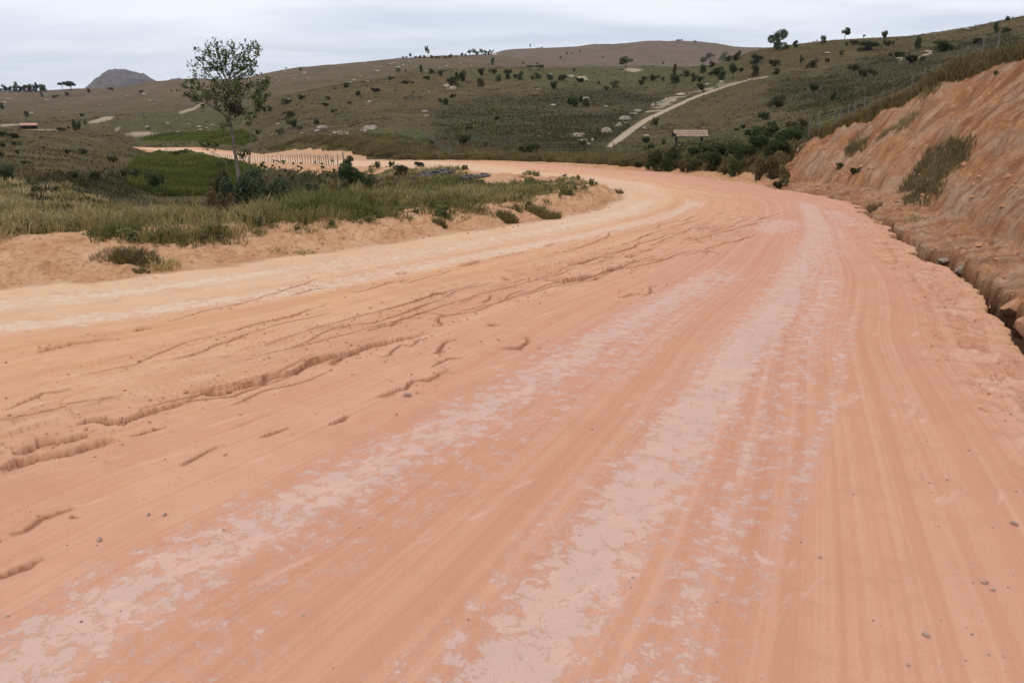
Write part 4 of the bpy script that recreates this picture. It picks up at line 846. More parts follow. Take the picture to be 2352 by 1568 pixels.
# bare opening on the left of the verge and gaps near the nose
bare = inpoly([(270,515),(560,500),(560,528),(300,545)], u_, v_) | inpoly([(1240,470),(1330,464),(1390,470),(1330,492),(1230,482)], u_, v_) | inpoly([(1110,462),(1180,468),(1160,478),(1100,474)], u_, v_)
dens = np.where(bare, dens*.06, dens); dens = np.where(redp, dens*.05, dens)
keep = (~ins) & (si_ < so_) & (rng.random(n) < dens*.5)
px, py, cl, cl2, D0, edge, u_ = px[keep], py[keep], cl[keep], cl2[keep], D0[keep], edge[keep], u_[keep]
hh = (.16+.36*np.clip(edge/1.6, 0, 1)+.45*np.clip(cl, -.5, 1))*(.4+.9*rng.random(len(px))**1.5); hh = .74*np.clip(hh, .08, 1.0)*np.interp(D0, [14, 24, 60], [.85, 1, .8])*np.interp(u_, [0, 700, 1100, 1400], [1.1, 1, .75, .55])
# every tuft is a fountain of blades leaning away from its middle
tn0 = .46+.62*fbm(px/2.6, py/2.6, 211, 3)+.22*cl2+.34*(rng.random(len(px))-.5)+np.clip((400-u_)/1400, -.03, .22)
kb = 30; rep = lambda q: np.repeat(q, kb)
rad = rep(.08+.20*rng.random(len(px))+.22*np.clip(hh, 0, 1)); an = rng.uniform(0, 6.28, len(rad)); rr = rad*np.sqrt(rng.random(len(rad)))
bx_, by_ = rep(px)+rr*np.cos(an), rep(py)+rr*np.sin(an)
hb_ = rep(hh)*(.5+.75*rng.random(len(rad))); tb = np.clip(rep(tn0)+.30*(rng.random(len(rad))-.5), 0, .99)
me = blades('tall_grass', bx_, by_, hb_, .006+.00055*rep(D0)*(.5+rng.random(len(rad))), tb, M['grass'], .6, None, (an, .95*(rr/rad)*rng.random(len(rad))**.7+.05)); print('grass', len(rad))
tag(link('tall_grass', me), 'tall green and straw-coloured grass covering the verge inside the bend', 'grass', kind='stuff')
nw = 1500; k_ = rng.choice(len(px), nw); wxp, wyp = px[k_], py[k_]; dW = np.hypot(wxp, wyp); wz = ground(wxp, wyp)
kb = 44; rs = np.repeat(.06+.16*rng.random(nw)**1.5, kb); dv = rng.normal(size=(nw*kb, 3)); dv /= np.linalg.norm(dv, axis=1)[:,None]; dv[:,2] = np.abs(dv[:,2])*1.25
cw = np.stack([np.repeat(wxp, kb), np.repeat(wyp, kb), np.repeat(wz, kb)+.05], -1) + dv*(rs*rng.random(nw*kb)**.5)[:,None]
tag(link('weeds', leaves_mesh('weeds', cw, None, .085, leaf_mat('weed_leaves', (.055,.065,.022), (.19,.185,.075)), 51, .5, np.clip(np.repeat(rng.random(nw), kb)*.6+.4*rng.random(nw*kb), 0, 1))), 'small broad-leaved weeds mixed into the verge grass', 'weeds', kind='stuff')
# crest and outer bank grass
n = 380000
tq = rng.uniform(oarc(3300), oarc(560), n); fz = tq > oarc(930); bx = np.interp(tq, oA, OUTs[:,0]); by = np.interp(tq, oA, OUTs[:,1])
dxo = np.gradient(OUTs[:,0], oA); dyo = np.gradient(OUTs[:,1], oA); nx = np.interp(tq, oA, dyo); ny = -np.interp(tq, oA, dxo); nl = np.hypot(nx, ny); nx /= nl; ny /= nl
s2q = np.interp(tq-6, tab[:,0], tab[:,4]); cq = (tq < ACUT+3)
off = np.where(cq, s2q - .35 + rng.exponential(1.6, n), .9+rng.exponential(2.6, n)); off = np.where(fz, s2q-3.4+rng.exponential(2.4, n), off); off = np.minimum(off, 16)
px, py = bx+nx*off, by+ny*off; so_, ao_, si_, ai_, ins = road_info(px, py)
ae_ = aeff(ao_, so_); s2p = np.interp(ae_, tab[:,0], tab[:,4]); cutp = ae_ < ACUT
ok = (~ins) & (so_ < si_) & np.where(cutp, so_ > s2p-.5+.8*fbm(px/1.2, py/1.2, 221, 2), np.where(ao_ > oarc(930), so_ > s2p-3.4+2.2*fbm(px/2.2, py/2.2, 222, 3)+2*sst(760, 600, np.interp(ao_, oA, OK_)), so_ > .9+.7*fbm(px/1.2, py/1.2, 221, 2))) & (rng.random(n) < .42+.5*fbm(px/1.1, py/1.1, 223, 3))
px, py = px[ok], py[ok]; D0 = np.hypot(px, py)
hh = (.22+.35*rng.random(len(px)))*(1+.6*fbm(px/1.5, py/1.5, 225, 2)); tn = np.clip(.48+.45*fbm(px/2.2, py/2.2, 227, 3)+.25*(rng.random(len(px))-.5), 0, .99)
M['bankgrass'] = leaf_mat('bank_grass_blades', (.060,.056,.020), (.235,.160,.072), (.30,.21,.11)); me = blades('bank_grass', px, py, hh, .016+.0007*D0, tn, M['bankgrass'], .75); print('bank grass', len(px))
tag(link('bank_grass', me), 'dry brownish grass along the top of the cut slope and the outer bank', 'grass', kind='stuff')
# rough pasture cover over the valley and hills
n = 330000
az = rng.uniform(math.radians(-37), math.radians(37), n); D0 = np.exp(rng.uniform(math.log(30), math.log(430), n)); px, py = D0*np.sin(az), D0*np.cos(az)
so_, ao_, si_, ai_, ins = road_info(px, py); gz = ground(px, py)
ii = np.clip(np.searchsorted(RD, D0)-1, 0, nR-2); jj = np.clip(np.searchsorted(fine, az)-1, 0, nf-2)
dm = dirt[ii, jj]; pm = path[ii, jj]; mm = marsh[ii, jj]; sm = scrub[ii, jj]
pn = fbm(px/7, py/7, 231, 3)
ok = (~ins) & (dm < .3) & (pm < .3) & (mm < .35) & (rng.random(n) < np.clip(.22+.8*pn+.4*sm, .03, 1))
px, py, D0, gz, sm, pn = px[ok], py[ok], D0[ok], gz[ok], sm[ok], pn[ok]
hh = (.08+.22*rng.random(len(px)))*(1+.6*sm)*np.interp(D0, [30, 120, 430], [.8, 1.1, 1.9]); tn = np.clip(.48-.65*sm-.35*pn+.55*fbm(px/28, py/28, 233, 3)+.18*(rng.random(len(px))-.5), 0, .9)
M['pasture'] = leaf_mat('pasture_cover', (.050,.042,.015), (.152,.100,.038))
me = blades('pasture', px, py, hh, hh*np.interp(D0, [30, 100, 430], [.12, .35, .6]), tn, M['pasture'], .9, gz); print('pasture', len(px))
tag(link('pasture', me), 'low rough pasture and scrub covering the valley and hillsides', 'pasture', kind='stuff')
nS = 9000
az = rng.uniform(math.radians(-36), math.radians(36), nS); D0 = np.exp(rng.uniform(math.log(48), math.log(520), nS)); px, py = D0*np.sin(az), D0*np.cos(az)
so_, ao_, si_, ai_, ins = road_info(px, py); ii = np.clip(np.searchsorted(RD, D0)-1, 0, nR-2); jj = np.clip(np.searchsorted(fine, az)-1, 0, nf-2)
pn = fbm(px/14, py/14, 261, 4, .6); ok = (~ins) & (np.minimum(so_, si_) > 2.5) & (dirt[ii, jj] < .2) & (path[ii, jj] < .2) & (marsh[ii, jj] < .2) & (rng.random(nS) < np.clip(.10+1.3*pn+.55*scrub[ii, jj], .01, 1))
px, py, D0, pn = px[ok], py[ok], D0[ok], pn[ok]; pz = ground(px, py); nS = len(px); kb = 46
rs = np.repeat((.22+.55*rng.random(nS)**2)*np.interp(D0, [48, 150, 520], [.75, 1, 1.7]), kb); dv = rng.normal(size=(nS*kb, 3)); dv /= np.linalg.norm(dv, axis=1)[:,None]; dv[:,2] = np.abs(dv[:,2])*.55; dv[:,0] *= 1.5
cw = np.stack([np.repeat(px, kb), np.repeat(py, kb), np.repeat(pz, kb)], -1) + dv*(rs*rng.random(nS*kb)**.4)[:,None]
tag(link('scrub', leaves_mesh('scrub', cw, None, np.maximum(.10, .0010*np.repeat(D0, kb)), leaf_mat('scrub_leaves', (.032,.032,.013), (.100,.092,.038)), 53, .6, np.clip(np.repeat(rng.random(nS), kb)*.7+.3*rng.random(nS*kb), 0, 1))), 'low dull scrub growing in loose patches over the hillsides', 'scrub', kind='stuff'); print('scrub', nS)
n = 150000
az = rng.uniform(math.radians(-27), math.radians(-12), n); D0 = np.exp(rng.uniform(math.log(75), math.log(330), n)); px, py = D0*np.sin(az), D0*np.cos(az); gz = ground(px, py)
ii = np.clip(np.searchsorted(RD, D0)-1, 0, nR-2); jj = np.clip(np.searchsorted(fine, az)-1, 0, nf-2); ok = marsh[ii, jj] > .4; px, py, D0, gz = px[ok], py[ok], D0[ok], gz[ok]
M['reed'] = leaf_mat('reed_blades', (.060,.080,.018), (.23,.25,.055))
hh = (.25+.35*rng.random(len(px)))*(1+.5*fbm(px/6, py/6, 241, 3)); me = blades('reeds', px, py, hh, .05+.0006*D0, np.clip(.35+.6*fbm(px/9, py/4, 243, 3)+.3*(rng.random(len(px))-.5), 0, .99), M['reed'], .5, gz); print('reeds', len(px))
tag(link('reeds', me), 'dark green reeds and grass filling the marshy hollows', 'reeds', kind='stuff')
# single tuft on the dirt verge and other separate tufts
def tuft(u, v, w, h, n, tone, label, group='grass tufts on bare ground', d0=None):
    gx, gy, gz, d = hit(u, v, 5); r = np.random.default_rng(int(u+v)); a = r.uniform(0, 6.28, n); rr = w/2*np.sqrt(r.random(n))
    ox, oy = rr*np.cos(a), rr*np.sin(a)*.7; zz = ground(gx+ox, gy+oy)-gz
    hh = h*(.4+.7*r.random(n))*(1-.5*(rr/(w/2)))
    la = a + r.normal(size=n)*.6; ln = hh*(.25+.6*(rr/(w/2)))*1.0; wd = .007+.006*r.random(n); b = r.uniform(0, 6.28, n)
    V_ = np.stack([np.stack([ox-np.cos(b)*wd, oy-np.sin(b)*wd, zz-.03], -1), np.stack([ox+np.cos(b)*wd, oy+np.sin(b)*wd, zz-.03], -1),
                   np.stack([ox+np.cos(la)*ln*.4+np.cos(b)*wd*.8, oy+np.sin(la)*ln*.4+np.sin(b)*wd*.8, zz+hh*.65], -1), np.stack([ox+np.cos(la)*ln*.4-np.cos(b)*wd*.8, oy+np.sin(la)*ln*.4-np.sin(b)*wd*.8, zz+hh*.65], -1),
                   np.stack([ox+np.cos(la)*ln, oy+np.sin(la)*ln, zz+hh*.95], -1)], 1).reshape(-1,3)
    b0 = np.arange(n)*5; q = np.stack([b0, b0+1, b0+2, b0+3, b0+3, b0+2, b0+4], -1)
    o = link('grass_tuft', mesh_np('grass_tuft', V_, q.ravel(), np.tile([4,3], n), M['grass'], np.repeat(np.clip(tone+.2+.5*(r.random(n)-.5), 0, .97), 5)), loc=(gx, gy, gz))
    tag(o, label, 'grass tuft', group)
tuft(310,605,.85,.36,520,.28,'big green tuft growing alone on the bare dirt berm at left')
tuft(365,610,.8,.20,420,.75,'dry brown tuft right beside the big green tuft on the berm')
tuft(255,592,.8,.16,260,.85,'thin dry tuft left of the big green tuft on the berm')
tuft(325,625,.3,.10,120,.1,'small green tuft at the road edge below the big tuft')
tuft(1165,508,.55,.30,600,.3,'leaning tuft at the road edge where the verge bulges')
tuft(1010,515,.35,.22,200,.2,'small tuft hanging over the edge of the dirt berm')
tuft(2010,480,.5,.3,420,.65,'dry tuft at the mouth of the ditch under the cut slope')
tuft(1250,497,.9,.35,700,.35,'spreading tuft on the bare ground short of the nose of the bend')
tuft(2110,505,.8,.14,260,.7,'sparse dry tuft on the ledge beyond the ditch')
tuft(700,582,.5,.08,120,.8,'flat dry tuft on the berm between the road and the verge')
tuft(1420,445,.4,.3,160,.4,'little tuft at the very nose of the verge')
tuft(640,578,.4,.08,90,.75,'flat dry tuft left of centre on the berm')

def slope_grass(poly, n, hmax, tone, label):
    us = [p[0] for p in poly]; vs = [p[1] for p in poly]; qx, qy = [], []
    uu_ = rng.uniform(min(us), max(us), n); vv_ = rng.uniform(min(vs), max(vs), n); ok = inpoly(poly, uu_+9*fbm(uu_/9, vv_/9, 301, 2), vv_+9*fbm(uu_/9, vv_/9, 303, 2)); uu_, vv_ = uu_[ok], vv_[ok]
    kp = vnoise(uu_/11, vv_/8, 311) > .36; uu_, vv_ = uu_[kp], vv_[kp]
    for u, v in zip(uu_, vv_):
        gx, gy, gz, d = hit(u, v, 9, 80); qx.append(gx); qy.append(gy)
    kb = 22; qx = np.repeat(qx, kb); qy = np.repeat(qy, kb); an = rng.uniform(0, 6.28, len(qx)); rr = .22*np.sqrt(rng.random(len(qx))); qx = qx+rr*np.cos(an); qy = qy+rr*np.sin(an)
    me = blades('dry_grass', qx, qy, hmax*(.35+.65*rng.random(len(qx))), .012+.0004*np.hypot(qx, qy), np.clip(tone+.35*fbm(qx/1.1, qy/1.1, 305, 2)+.4*(rng.random(len(qx))-.5), 0, .97), M['drygrass'], .6, None, (an, rr*2.2*rng.random(len(qx))))
    tag(link('dry_grass', me), label, 'grass', kind='stuff')
slope_grass([C4(*p) for p in [(1240,1470),(1330,1380),(1430,1240),(1560,1150),(1700,1110),(1760,1200),(1690,1330),(1560,1440),(1500,1560),(1280,1640)]], 420, .30, .40, 'wide patch of dry brownish grass growing on the cut slope')
slope_grass([C4(*p) for p in [(770,1235),(850,1140),(960,1110),(900,1200),(800,1250)]], 90, .25, .5, 'small patch of dry grass on the cut slope below the crest')
slope_grass([C4(*p) for p in [(990,1110),(1120,1020),(1300,940),(1330,960),(1150,1060),(1010,1130)]], 110, .22, .5, 'thin strip of dry grass along a ledge of the cut slope')
slope_grass([C4(*p) for p in [(1390,740),(1450,680),(1540,640),(1530,700),(1400,770)]], 70, .3, .5, 'dry grass spilling over the crest of the cut slope')


# ------------------------------------------------------------------ the tall roadside tree and its neighbours
C7 = lambda x, y: (390.2+.23148*x, 72.6+.23148*y)
def w_at(u, v, D):
    az, te = ray(u, v); return Vector((D*math.sin(az), D*math.cos(az), HCAM + D*float(te)))
def build_tree(name, label, base_u, D, trunk, limbs, nleaf, leafsz, seed, trunk_r, reach, matl='leaftree', group=None):
    r = random.Random(seed); rn = np.random.default_rng(seed)
    T = [w_at(*C7(*p), D) for p in trunk]; g = ground(T[0].x, T[0].y)[0]; T = [Vector((T[0].x+.05, T[0].y, float(g)-.1))] + T if T[0].z > g+.05 else T
    root = bpy.data.objects.new(name, None); COL.objects.link(root); root.location = (T[0].x, T[0].y, float(g)); o0 = Vector(root.location)
    tag(root, label, 'tree', group)
    mb = MB(); n = len(T); mb.tube([p-o0 for p in T], [trunk_r*(1-.75*i/(n-1)) for i in range(n)], 9)
    link('trunk', mb.mesh('trunk', M['bark'], True), root)
    leaf = []
    mbt = MB()
    for pts, dd, r0 in limbs:
        L = []
        for i, p in enumerate(pts): L.append(w_at(*C7(*p), D + dd*i/(len(pts)-1)) - o0)
        m2 = MB(); m2.tube(L, [r0*(1-.8*i/(len(L)-1))+.003 for i in range(len(L))], 6)
        link('branch', m2.mesh('branch', M['bark'], True), root)
        # twigs
        for i in range(len(L)-1):
            seg = L[i+1]-L[i]; m = max(2, int(seg.length/.045))
            for k in range(m):
                t = (k+r.random())/m; fr = (i+t)/(len(L)-1)
                if fr < .18: continue
                p = L[i]+seg*t; ln = reach*(.25+.6*r.random())*(1-.3*fr)
                d = Vector((r.gauss(0,1), r.gauss(0,1), r.gauss(.35,.6))).normalized()*.8 + seg.normalized()*.5; d.normalize()
                q = p + d*ln*.5 + Vector((0,0,.03)); e = q + (d+Vector((0,0,.25))).normalized()*ln*.5
                mbt.tube([p, q, e], [.007,.005,.002], 3)
                for s in range(r.randint(4, 8)):
                    tt = r.uniform(.35, 1.05); c = (p.lerp(q, tt*2) if tt < .5 else q.lerp(e, (tt-.5)*2))
                    leaf.append(tuple(c + Vector((r.gauss(0,.05), r.gauss(0,.05), r.gauss(0,.05)))))
    link('twigs', mbt.mesh('twigs', M['twig'], False), root)['kind'] = 'stuff'
    leaf = np.array(leaf); 
    if len(leaf) > nleaf: leaf = leaf[rn.choice(len(leaf), nleaf, replace=False)]
    link('crown', leaves_mesh('crown', leaf, None, leafsz, M[matl], seed, .42), root)
    print(name, len(leaf)); return root, o0
DT = 36.0
t1, o1 = build_tree('tree', 'tall slender tree with an open ragged crown rising above the roadside grass', 540, DT,
  [(690,1500),(672,1350),(655,1250),(638,1160),(625,1050),(612,960),(598,870),(592,800),(594,700),(590,600),(584,500),(592,420)],
  [([(600,880),(520,810),(440,760),(370,715),(300,690),(220,670),(150,640)], -.8, .035), ([(595,760),(500,650),(400,600),(300,580),(200,560),(120,560)], .6, .03),
   ([(590,640),(520,540),(440,490),(360,470),(270,470),(210,480)], -.5, .028), ([(590,600),(500,440),(430,350),(350,290),(290,290),(230,350)], .5, .028),
   ([(590,560),(540,430),(500,300),(480,200),(460,115)], -.3, .028), ([(560,480),(470,330),(400,260),(330,200),(300,180)], -.6, .02), ([(592,460),(620,340),(640,250),(610,170),(600,140)], .5, .025),
   ([(592,430),(680,300),(740,220),(800,160),(830,140)], -.6, .025), ([(594,470),(700,390),(780,330),(850,260),(885,170)], .5, .025), ([(594,500),(700,430),(780,390),(860,340)], -.5, .02),
   ([(592,540),(680,480),(770,440),(840,430)], .7, .02), ([(594,620),(690,580),(780,555),(860,540),(970,505)], -.4, .02), ([(594,700),(650,640),(700,640),(730,640)], .4, .02),
   ([(592,420),(540,330),(560,240),(540,180)], .2, .02), ([(596,760),(560,700),(470,680),(400,660),(340,640)], -1.0, .02), ([(596,740),(640,700),(680,690)], -.5, .015),
   ([(592,560),(640,540),(660,590),(650,650)], .5, .015), ([(612,960),(560,900),(540,920),(530,970)], -.2, .012), ([(594,700),(540,640),(520,560),(450,540)], -.9, .018), ([(594,800),(560,760),(540,700)], .6, .015),
   ([(592,440),(560,400),(500,380),(430,390),(330,400)], .9, .018), ([(594,520),(660,500),(700,540),(640,600)], -.9, .015), ([(592,420),(660,370),(720,330),(760,260)], .9, .018)],
  14000, .13, 11, .085, .62)
r = np.random.default_rng(5); nb = r.normal(size=(420,3))*(.16,.14,.15)+np.array(w_at(*C7(650,770), DT)-o1)+np.array((0,0,.0))
nest = link('crown', leaves_mesh('crown', nb, None, .13, simple_mat('dead_leaves', (.05,.035,.025), (.10,.07,.05), 5), 8, .4), t1); nest['label'] = 'dark brown clump of dead leaves'  # brown clump of dead leaves, a separate thing from the leafy crown
build_tree('tree', 'thin lower tree with two leaf clusters right behind the tall slender tree', 590, DT+3.5,
  [(785,1260),(792,1180),(805,1080),(808,980),(815,900),(830,800),(850,700)],
  [([(815,900),(790,860),(770,820),(750,800)], .3, .012), ([(815,880),(850,850),(880,830)], -.3, .012), ([(830,800),(880,740),(930,690),(980,640)], .4, .014), ([(850,720),(830,670),(810,650)], -.3, .012),
   ([(850,700),(900,630),(930,580),(980,520)], .4, .012), ([(840,760),(870,700),(900,670)], -.5, .012), ([(822,850),(800,900),(780,920)], .3, .01), ([(850,700),(870,640),(880,580),(900,540)], -.4, .012), ([(826,820),(860,800),(900,760),(920,720)], .3, .01)],
  2200, .14, 21, .032, .42)
for (u_p, w_p, h_p, sh_p, mk_p, d_p, lb) in [(505,60,80,R_,'leafbrown',30.5,'dry brownish scrub left of the tall tree trunk'),(572,96,116,R_,P_c,31.5,'pale grey-green scrub hiding the base of the tall tree trunk'),(640,96,84,R_,P_c,32,'pale scrub just right of the tall tree trunk'),(712,84,60,L_,P_c,33,'low pale scrub further right of the tall tree'),(790,70,52,L_,'leafbrown',34,'low brown scrub between the tall tree and the dark fence-end bush'),(440,60,62,L_,'leafbrown',30,'low brown scrub at the front of the marsh, left of the tree')]:
    plant(u_p, 480, w_p, h_p, sh_p, mk_p, lb, 'bush', 'bush', 'scrub around the tall tree', d_p)
build_tree('sapling', 'twisted small sapling with a leafy tip above the dark bush under the tall tree', 470, DT-1,
  [(560,1300),(480,1230),(430,1200),(380,1180),(340,1150)],
  [([(380,1180),(330,1140),(310,1120)], .2, .008), ([(430,1200),(460,1160),(465,1125)], -.2, .008), ([(340,1150),(380,1125),(400,1115)], .1, .007)], 170, .13, 31, .02, .2)
build_tree('sapling', 'little sapling standing between the tall tree trunk and the thin tree', 560, DT-.5,
  [(745,1400),(742,1300),(738,1260)], [([(740,1290),(700,1230),(690,1220)], .1, .008), ([(740,1290),(760,1230),(770,1200)], -.1, .008), ([(738,1260),(730,1210),(720,1190)], .1, .007)], 240, .13, 33, .014, .26)
plant(*C7(505,1500), 270*.23148, 112, R_, O_, 'dark leafy bush against the foot of the tall slender tree', 'bush', 'bush', None, 35.2)
plant(*C7(990,1490), 210*.23148, 70, L_, D_, 'dark bush at right behind the thin tree, in front of the red bank', 'bush', 'bush', None, 44)
plant(*C7(780,1500), 280*.23148, 80, L_, O_, 'grey-green scrub at the foot of the thin tree', 'bush', 'bush', None, 38)
region([(880,1150,120,90,R_,D_),(925,1290,260,160,R_,D_),(1040,1330,150,110,R_,D_),(840,1260,150,100,L_,D_),(1310,1200,130,70,R_,O_),(1800,1165,60,40,L_,O_),(1110,1150,60,50,L_,O_),(1220,1140,60,44,L_,O_),(1450,1140,110,40,L_,O_)], C2, 'between the far fence and verge nose', 'bushes in the middle of the verge')
region([(1300+i*0, 0, 1, 1, R_, D_) for i in range(0)], C2, '', '')
# tufts on the red bank under the fence
r = random.Random(4)
tf_l = []
for i in range(34):
    tf_l.append((r.uniform(180, 830), r.uniform(1088, 1240), r.uniform(16, 34), r.uniform(12, 24), R_, random.choice((D_, O_))))
region(tf_l, C2, 'on the red bank under the fence', 'small plants on the red bank')

# ------------------------------------------------------------------ rocks
def rock_mesh(seed, flat=1.0, mat='rock', cuts=3):
    import bmesh
    bm = bmesh.new(); bmesh.ops.create_icosphere(bm, subdivisions=cuts, radius=.5); r = random.Random(seed)
    pl = [(Vector((r.gauss(0,1), r.gauss(0,1), r.gauss(0,1))).normalized(), r.uniform(.26,.44)) for _ in range(11)]
    for v in bm.verts:
        for nn, d in pl:
            k = v.co.dot(nn)
            if k > d: v.co -= nn*(k-d)*.9
        v.co *= 1+.10*float(fbm(v.co.x*4+seed, v.co.y*4+v.co.z*3, seed, 2)); v.co.z *= flat
    me = bpy.data.meshes.new('rock'); bm.to_mesh(me); bm.free(); me.materials.append(M[mat]); return me
RM = [rock_mesh(s) for s in range(6)]
def rocks(items, conv, where, group, word='pale'):
    for i, it in enumerate(sorted(items)):
        x_, y_, w_, h_ = it; u, v = conv(x_, y_); gx, gy, gz, d = hit(u, v, 20); w = w_*K*d/FPX; h = h_*K*d/FPX
        az = math.atan2(gx, gy)
        o = link('rock', RM[(i*5+int(x_)) % 6], loc=(gx, gy, gz+h*.22), rot=(0, 0, -az), scale=(w*1.1, w*.8, h*1.15))
        sz = 'long low' if w_ > 2.2*h_ else ('large' if w_ > 50 else 'small')
        tag(o, f"{sz} {word} rock, {ORD[i]} from left {where}", 'rock', group)
rocks([(680,835,80,34),(1060,840,110,44),(1010,855,60,26),(800,872,80,22),(640,858,60,24),(740,892,60,14),(515,875,30,12),(1055,628,40,26),(1663,510,56,34),(1525,541,26,10),(1490,700,60,14),(1510,735,50,14),(410,603,34,12),(655,775,24,12),(190,745,18,10),(325,800,30,14),(905,885,30,12),(1985,972,40,16),(560,878,24,10)], C2, 'on the brown hillside by the distant cut bank', 'rocks on the brown hillside')
r = random.Random(12)
fr = [(535,395,34,16),(305,430,20,12),(1115,385,50,18),(1220,330,70,10),(1280,350,50,12),(1370,310,30,10),(1320,330,30,10),(1765,318,26,10),(1665,345,20,20),(1610,352,26,14),(700,355,22,8),(1015,322,18,8),(800,375,20,8),(380,382,34,10),(450,440,30,8),(985,420,26,12),(930,452,30,14),(900,470,34,10),(1040,460,26,10),(560,432,30,8),
      (1080,372,26,8),(1140,350,26,8),(1250,318,30,8),(1180,408,26,8),(1410,352,24,8),(1500,380,30,10),(1860,335,16,10),(2000,312,20,8),(210,445,40,10),(240,470,26,8),(640,340,18,6),(820,415,18,6),(690,400,16,6),(365,410,24,8),(1100,345,22,6),(330,455,18,6)]
rocks(fr, C2, 'scattered over the far rocky hill', 'rocks scattered over the far hill')
rocks([(760,550,18,8),(960,600,24,8),(1140,563,50,12),(1015,578,26,8),(880,594,30,8),(1190,612,34,8),(560,604,24,6),(30,630,40,12),(60,600,60,10),(1170,826,34,20),(1580,822,46,14),(1590,845,30,12),(1690,806,50,10),(1640,832,24,10),(1330,795,30,12),(1415,862,34,12),(1500,800,24,8),(370,607,30,8),(800,650,20,8),(260,712,50,12),(30,655,30,12),(500,700,20,6),(1230,640,20,6),(1350,600,20,6)], C1, 'on the left hills', 'rocks on the left hills')
rocks([(630,655,56,20),(835,885,100,22),(1055,868,80,54),(1200,770,90,46),(1300,700,60,24),(1350,838,32,28),(1365,892,60,14),(890,600,60,22),(1045,660,40,12),(1420,655,34,30),(1525,610,40,26),(1640,570,100,24),(1500,620,50,14),(1470,636,40,18),(1850,490,60,22),(1960,465,50,14),(605,405,40,12),(515,522,44,10),(605,880,40,12),(515,898,26,12),(940,935,26,30),(770,425,60,24),(1280,720,50,14)], C3, 'around the hillside track', 'rocks around the hillside track')
rocks([(630,425,60,12),(1200,470,60,14),(1430,420,60,22),(1740,235,44,14),(1490,275,24,8),(1335,283,20,8),(870,700,30,6),(1860,300,20,8)], C4, 'on the upper right hillside', 'rocks on the right hillside')
# boulders along the ditch
def boulder(u, v, w, h, mat, label, name='rock', lift=.2, seed=1, rz=0.0, dm=3):
    gx, gy, gz, d = hit(u, v, dm); me = rock_mesh(seed, 1, mat, 4)
    o = link(name, me, loc=(gx, gy, gz+h*lift), rot=(0,0,rz), scale=(w, w*.75, h)); tag(o, label, 'rock', 'rocks along the ditch'); return o
boulder(2168,606,.34,.2,'rockgrey','smooth grey stone lying on the lip of the roadside ditch',seed=21,rz=.4)
boulder(2205,628,.30,.26,'rockgrey','blocky dark grey stone wedged in the roadside ditch',seed=22,rz=1.0)
boulder(2330,725,.5,.34,'clod','rounded orange earth block beyond the ditch at the right picture edge',seed=23,rz=.3)
boulder(2348,765,.4,.32,'clod','lower orange earth block in the ditch at the right picture edge',seed=24,rz=.8)
boulder(2015,478,.45,.24,'clod','earth block beside the dry tuft at the mouth of the ditch',seed=25)
# dark slabs on the far side of the spit
def slabs(u, v, w, h, n, seed, label):
    gx, gy, gz, d = hit(u, v, 25); mb = MB(); r = random.Random(seed)
    for i in range(n):
        a = r.uniform(-.5,.5)*w; c = r.uniform(-.6,.6)*h; px_, py_ = gx+a, gy+c*1.2; z0 = float(ground(px_, py_)[0])
        mb.box((px_-gx, py_-gy, z0-gz+.07*r.random()-.08), (r.uniform(.35,.9), r.uniform(.1,.25), r.uniform(.03,.08)), r.uniform(-.5,.5), r.uniform(-.3,.3), r.uniform(-.6,.3))
    o = link('rock_outcrop', mb.mesh('rock_outcrop', M['slab']), loc=(gx, gy, gz+.1)); tag(o, label, 'rock', 'dark slabs at the road shoulder')
slabs(1000,400,1.7,.8,70,3,'larger outcrop of dark broken slabs at the shoulder, left of the red earth')
slabs(1085,410,1.2,.8,55,4,'smaller outcrop of dark grey slabs touching the red earth')
def lumps(name, pts, sizes, mat, label, cat):
    PV = []; PF = []
    for (gx, gy, gz), s_ in zip(pts, sizes):
        b0 = len(PV); ph = random.uniform(0, 6.28); 
        for k in range(6):
            a = ph+k*math.pi/3; q_ = s_*random.uniform(.7, 1.25); PV.append((gx+q_*math.cos(a), gy+q_*math.sin(a), gz-.15*s_))
        for k in range(4):
            a = ph+.3+k*math.pi/2; q_ = s_*random.uniform(.35, .75); PV.append((gx+q_*math.cos(a), gy+q_*math.sin(a), gz+s_*random.uniform(.45, .9)))
        PF += [(b0,b0+1,b0+6),(b0+1,b0+2,b0+7,b0+6),(b0+2,b0+3,b0+7),(b0+3,b0+4,b0+8),(b0+3,b0+8,b0+7),(b0+4,b0+5,b0+9,b0+8),(b0+5,b0,b0+9),(b0,b0+6,b0+9),(b0+6,b0+7,b0+8,b0+9)]
    m_ = bpy.data.meshes.new(name); m_.from_pydata(PV, [], PF); m_.materials.append(M[mat]); m_.update(); tag(link(name, m_), label, cat, kind='stuff')
px_, py_, sz_ = [], [], []
for pts, dep, wid in CR:
    if dep < .035: continue
    P = np.array([hitS(*p) for p in pts]); A = arcs(P); n = int(A[-1]*26*min(1, dep/.08)); t = rng.uniform(0, A[-1], n)
    px_ += list(np.interp(t, A, P[:,0])+rng.normal(size=n)*.22); py_ += list(np.interp(t, A, P[:,1])+rng.normal(size=n)*.22); sz_ += list(.006+.020*rng.random(n)**3)
def along(Pp, Ap, t0, t1, n, o0_, o1_, smin, smax, sgn):
    t = rng.uniform(t0, t1, n); bx = np.interp(t, Ap, Pp[:,0]); by = np.interp(t, Ap, Pp[:,1]); gx_ = np.interp(t, Ap, np.gradient(Pp[:,0], Ap)); gy_ = np.interp(t, Ap, np.gradient(Pp[:,1], Ap)); l = np.hypot(gx_, gy_); o = rng.uniform(o0_, o1_, n)
    px_.extend(bx+sgn*gy_/l*o); py_.extend(by-sgn*gx_/l*o); sz_.extend(smin+(smax-smin)*rng.random(n)**3)
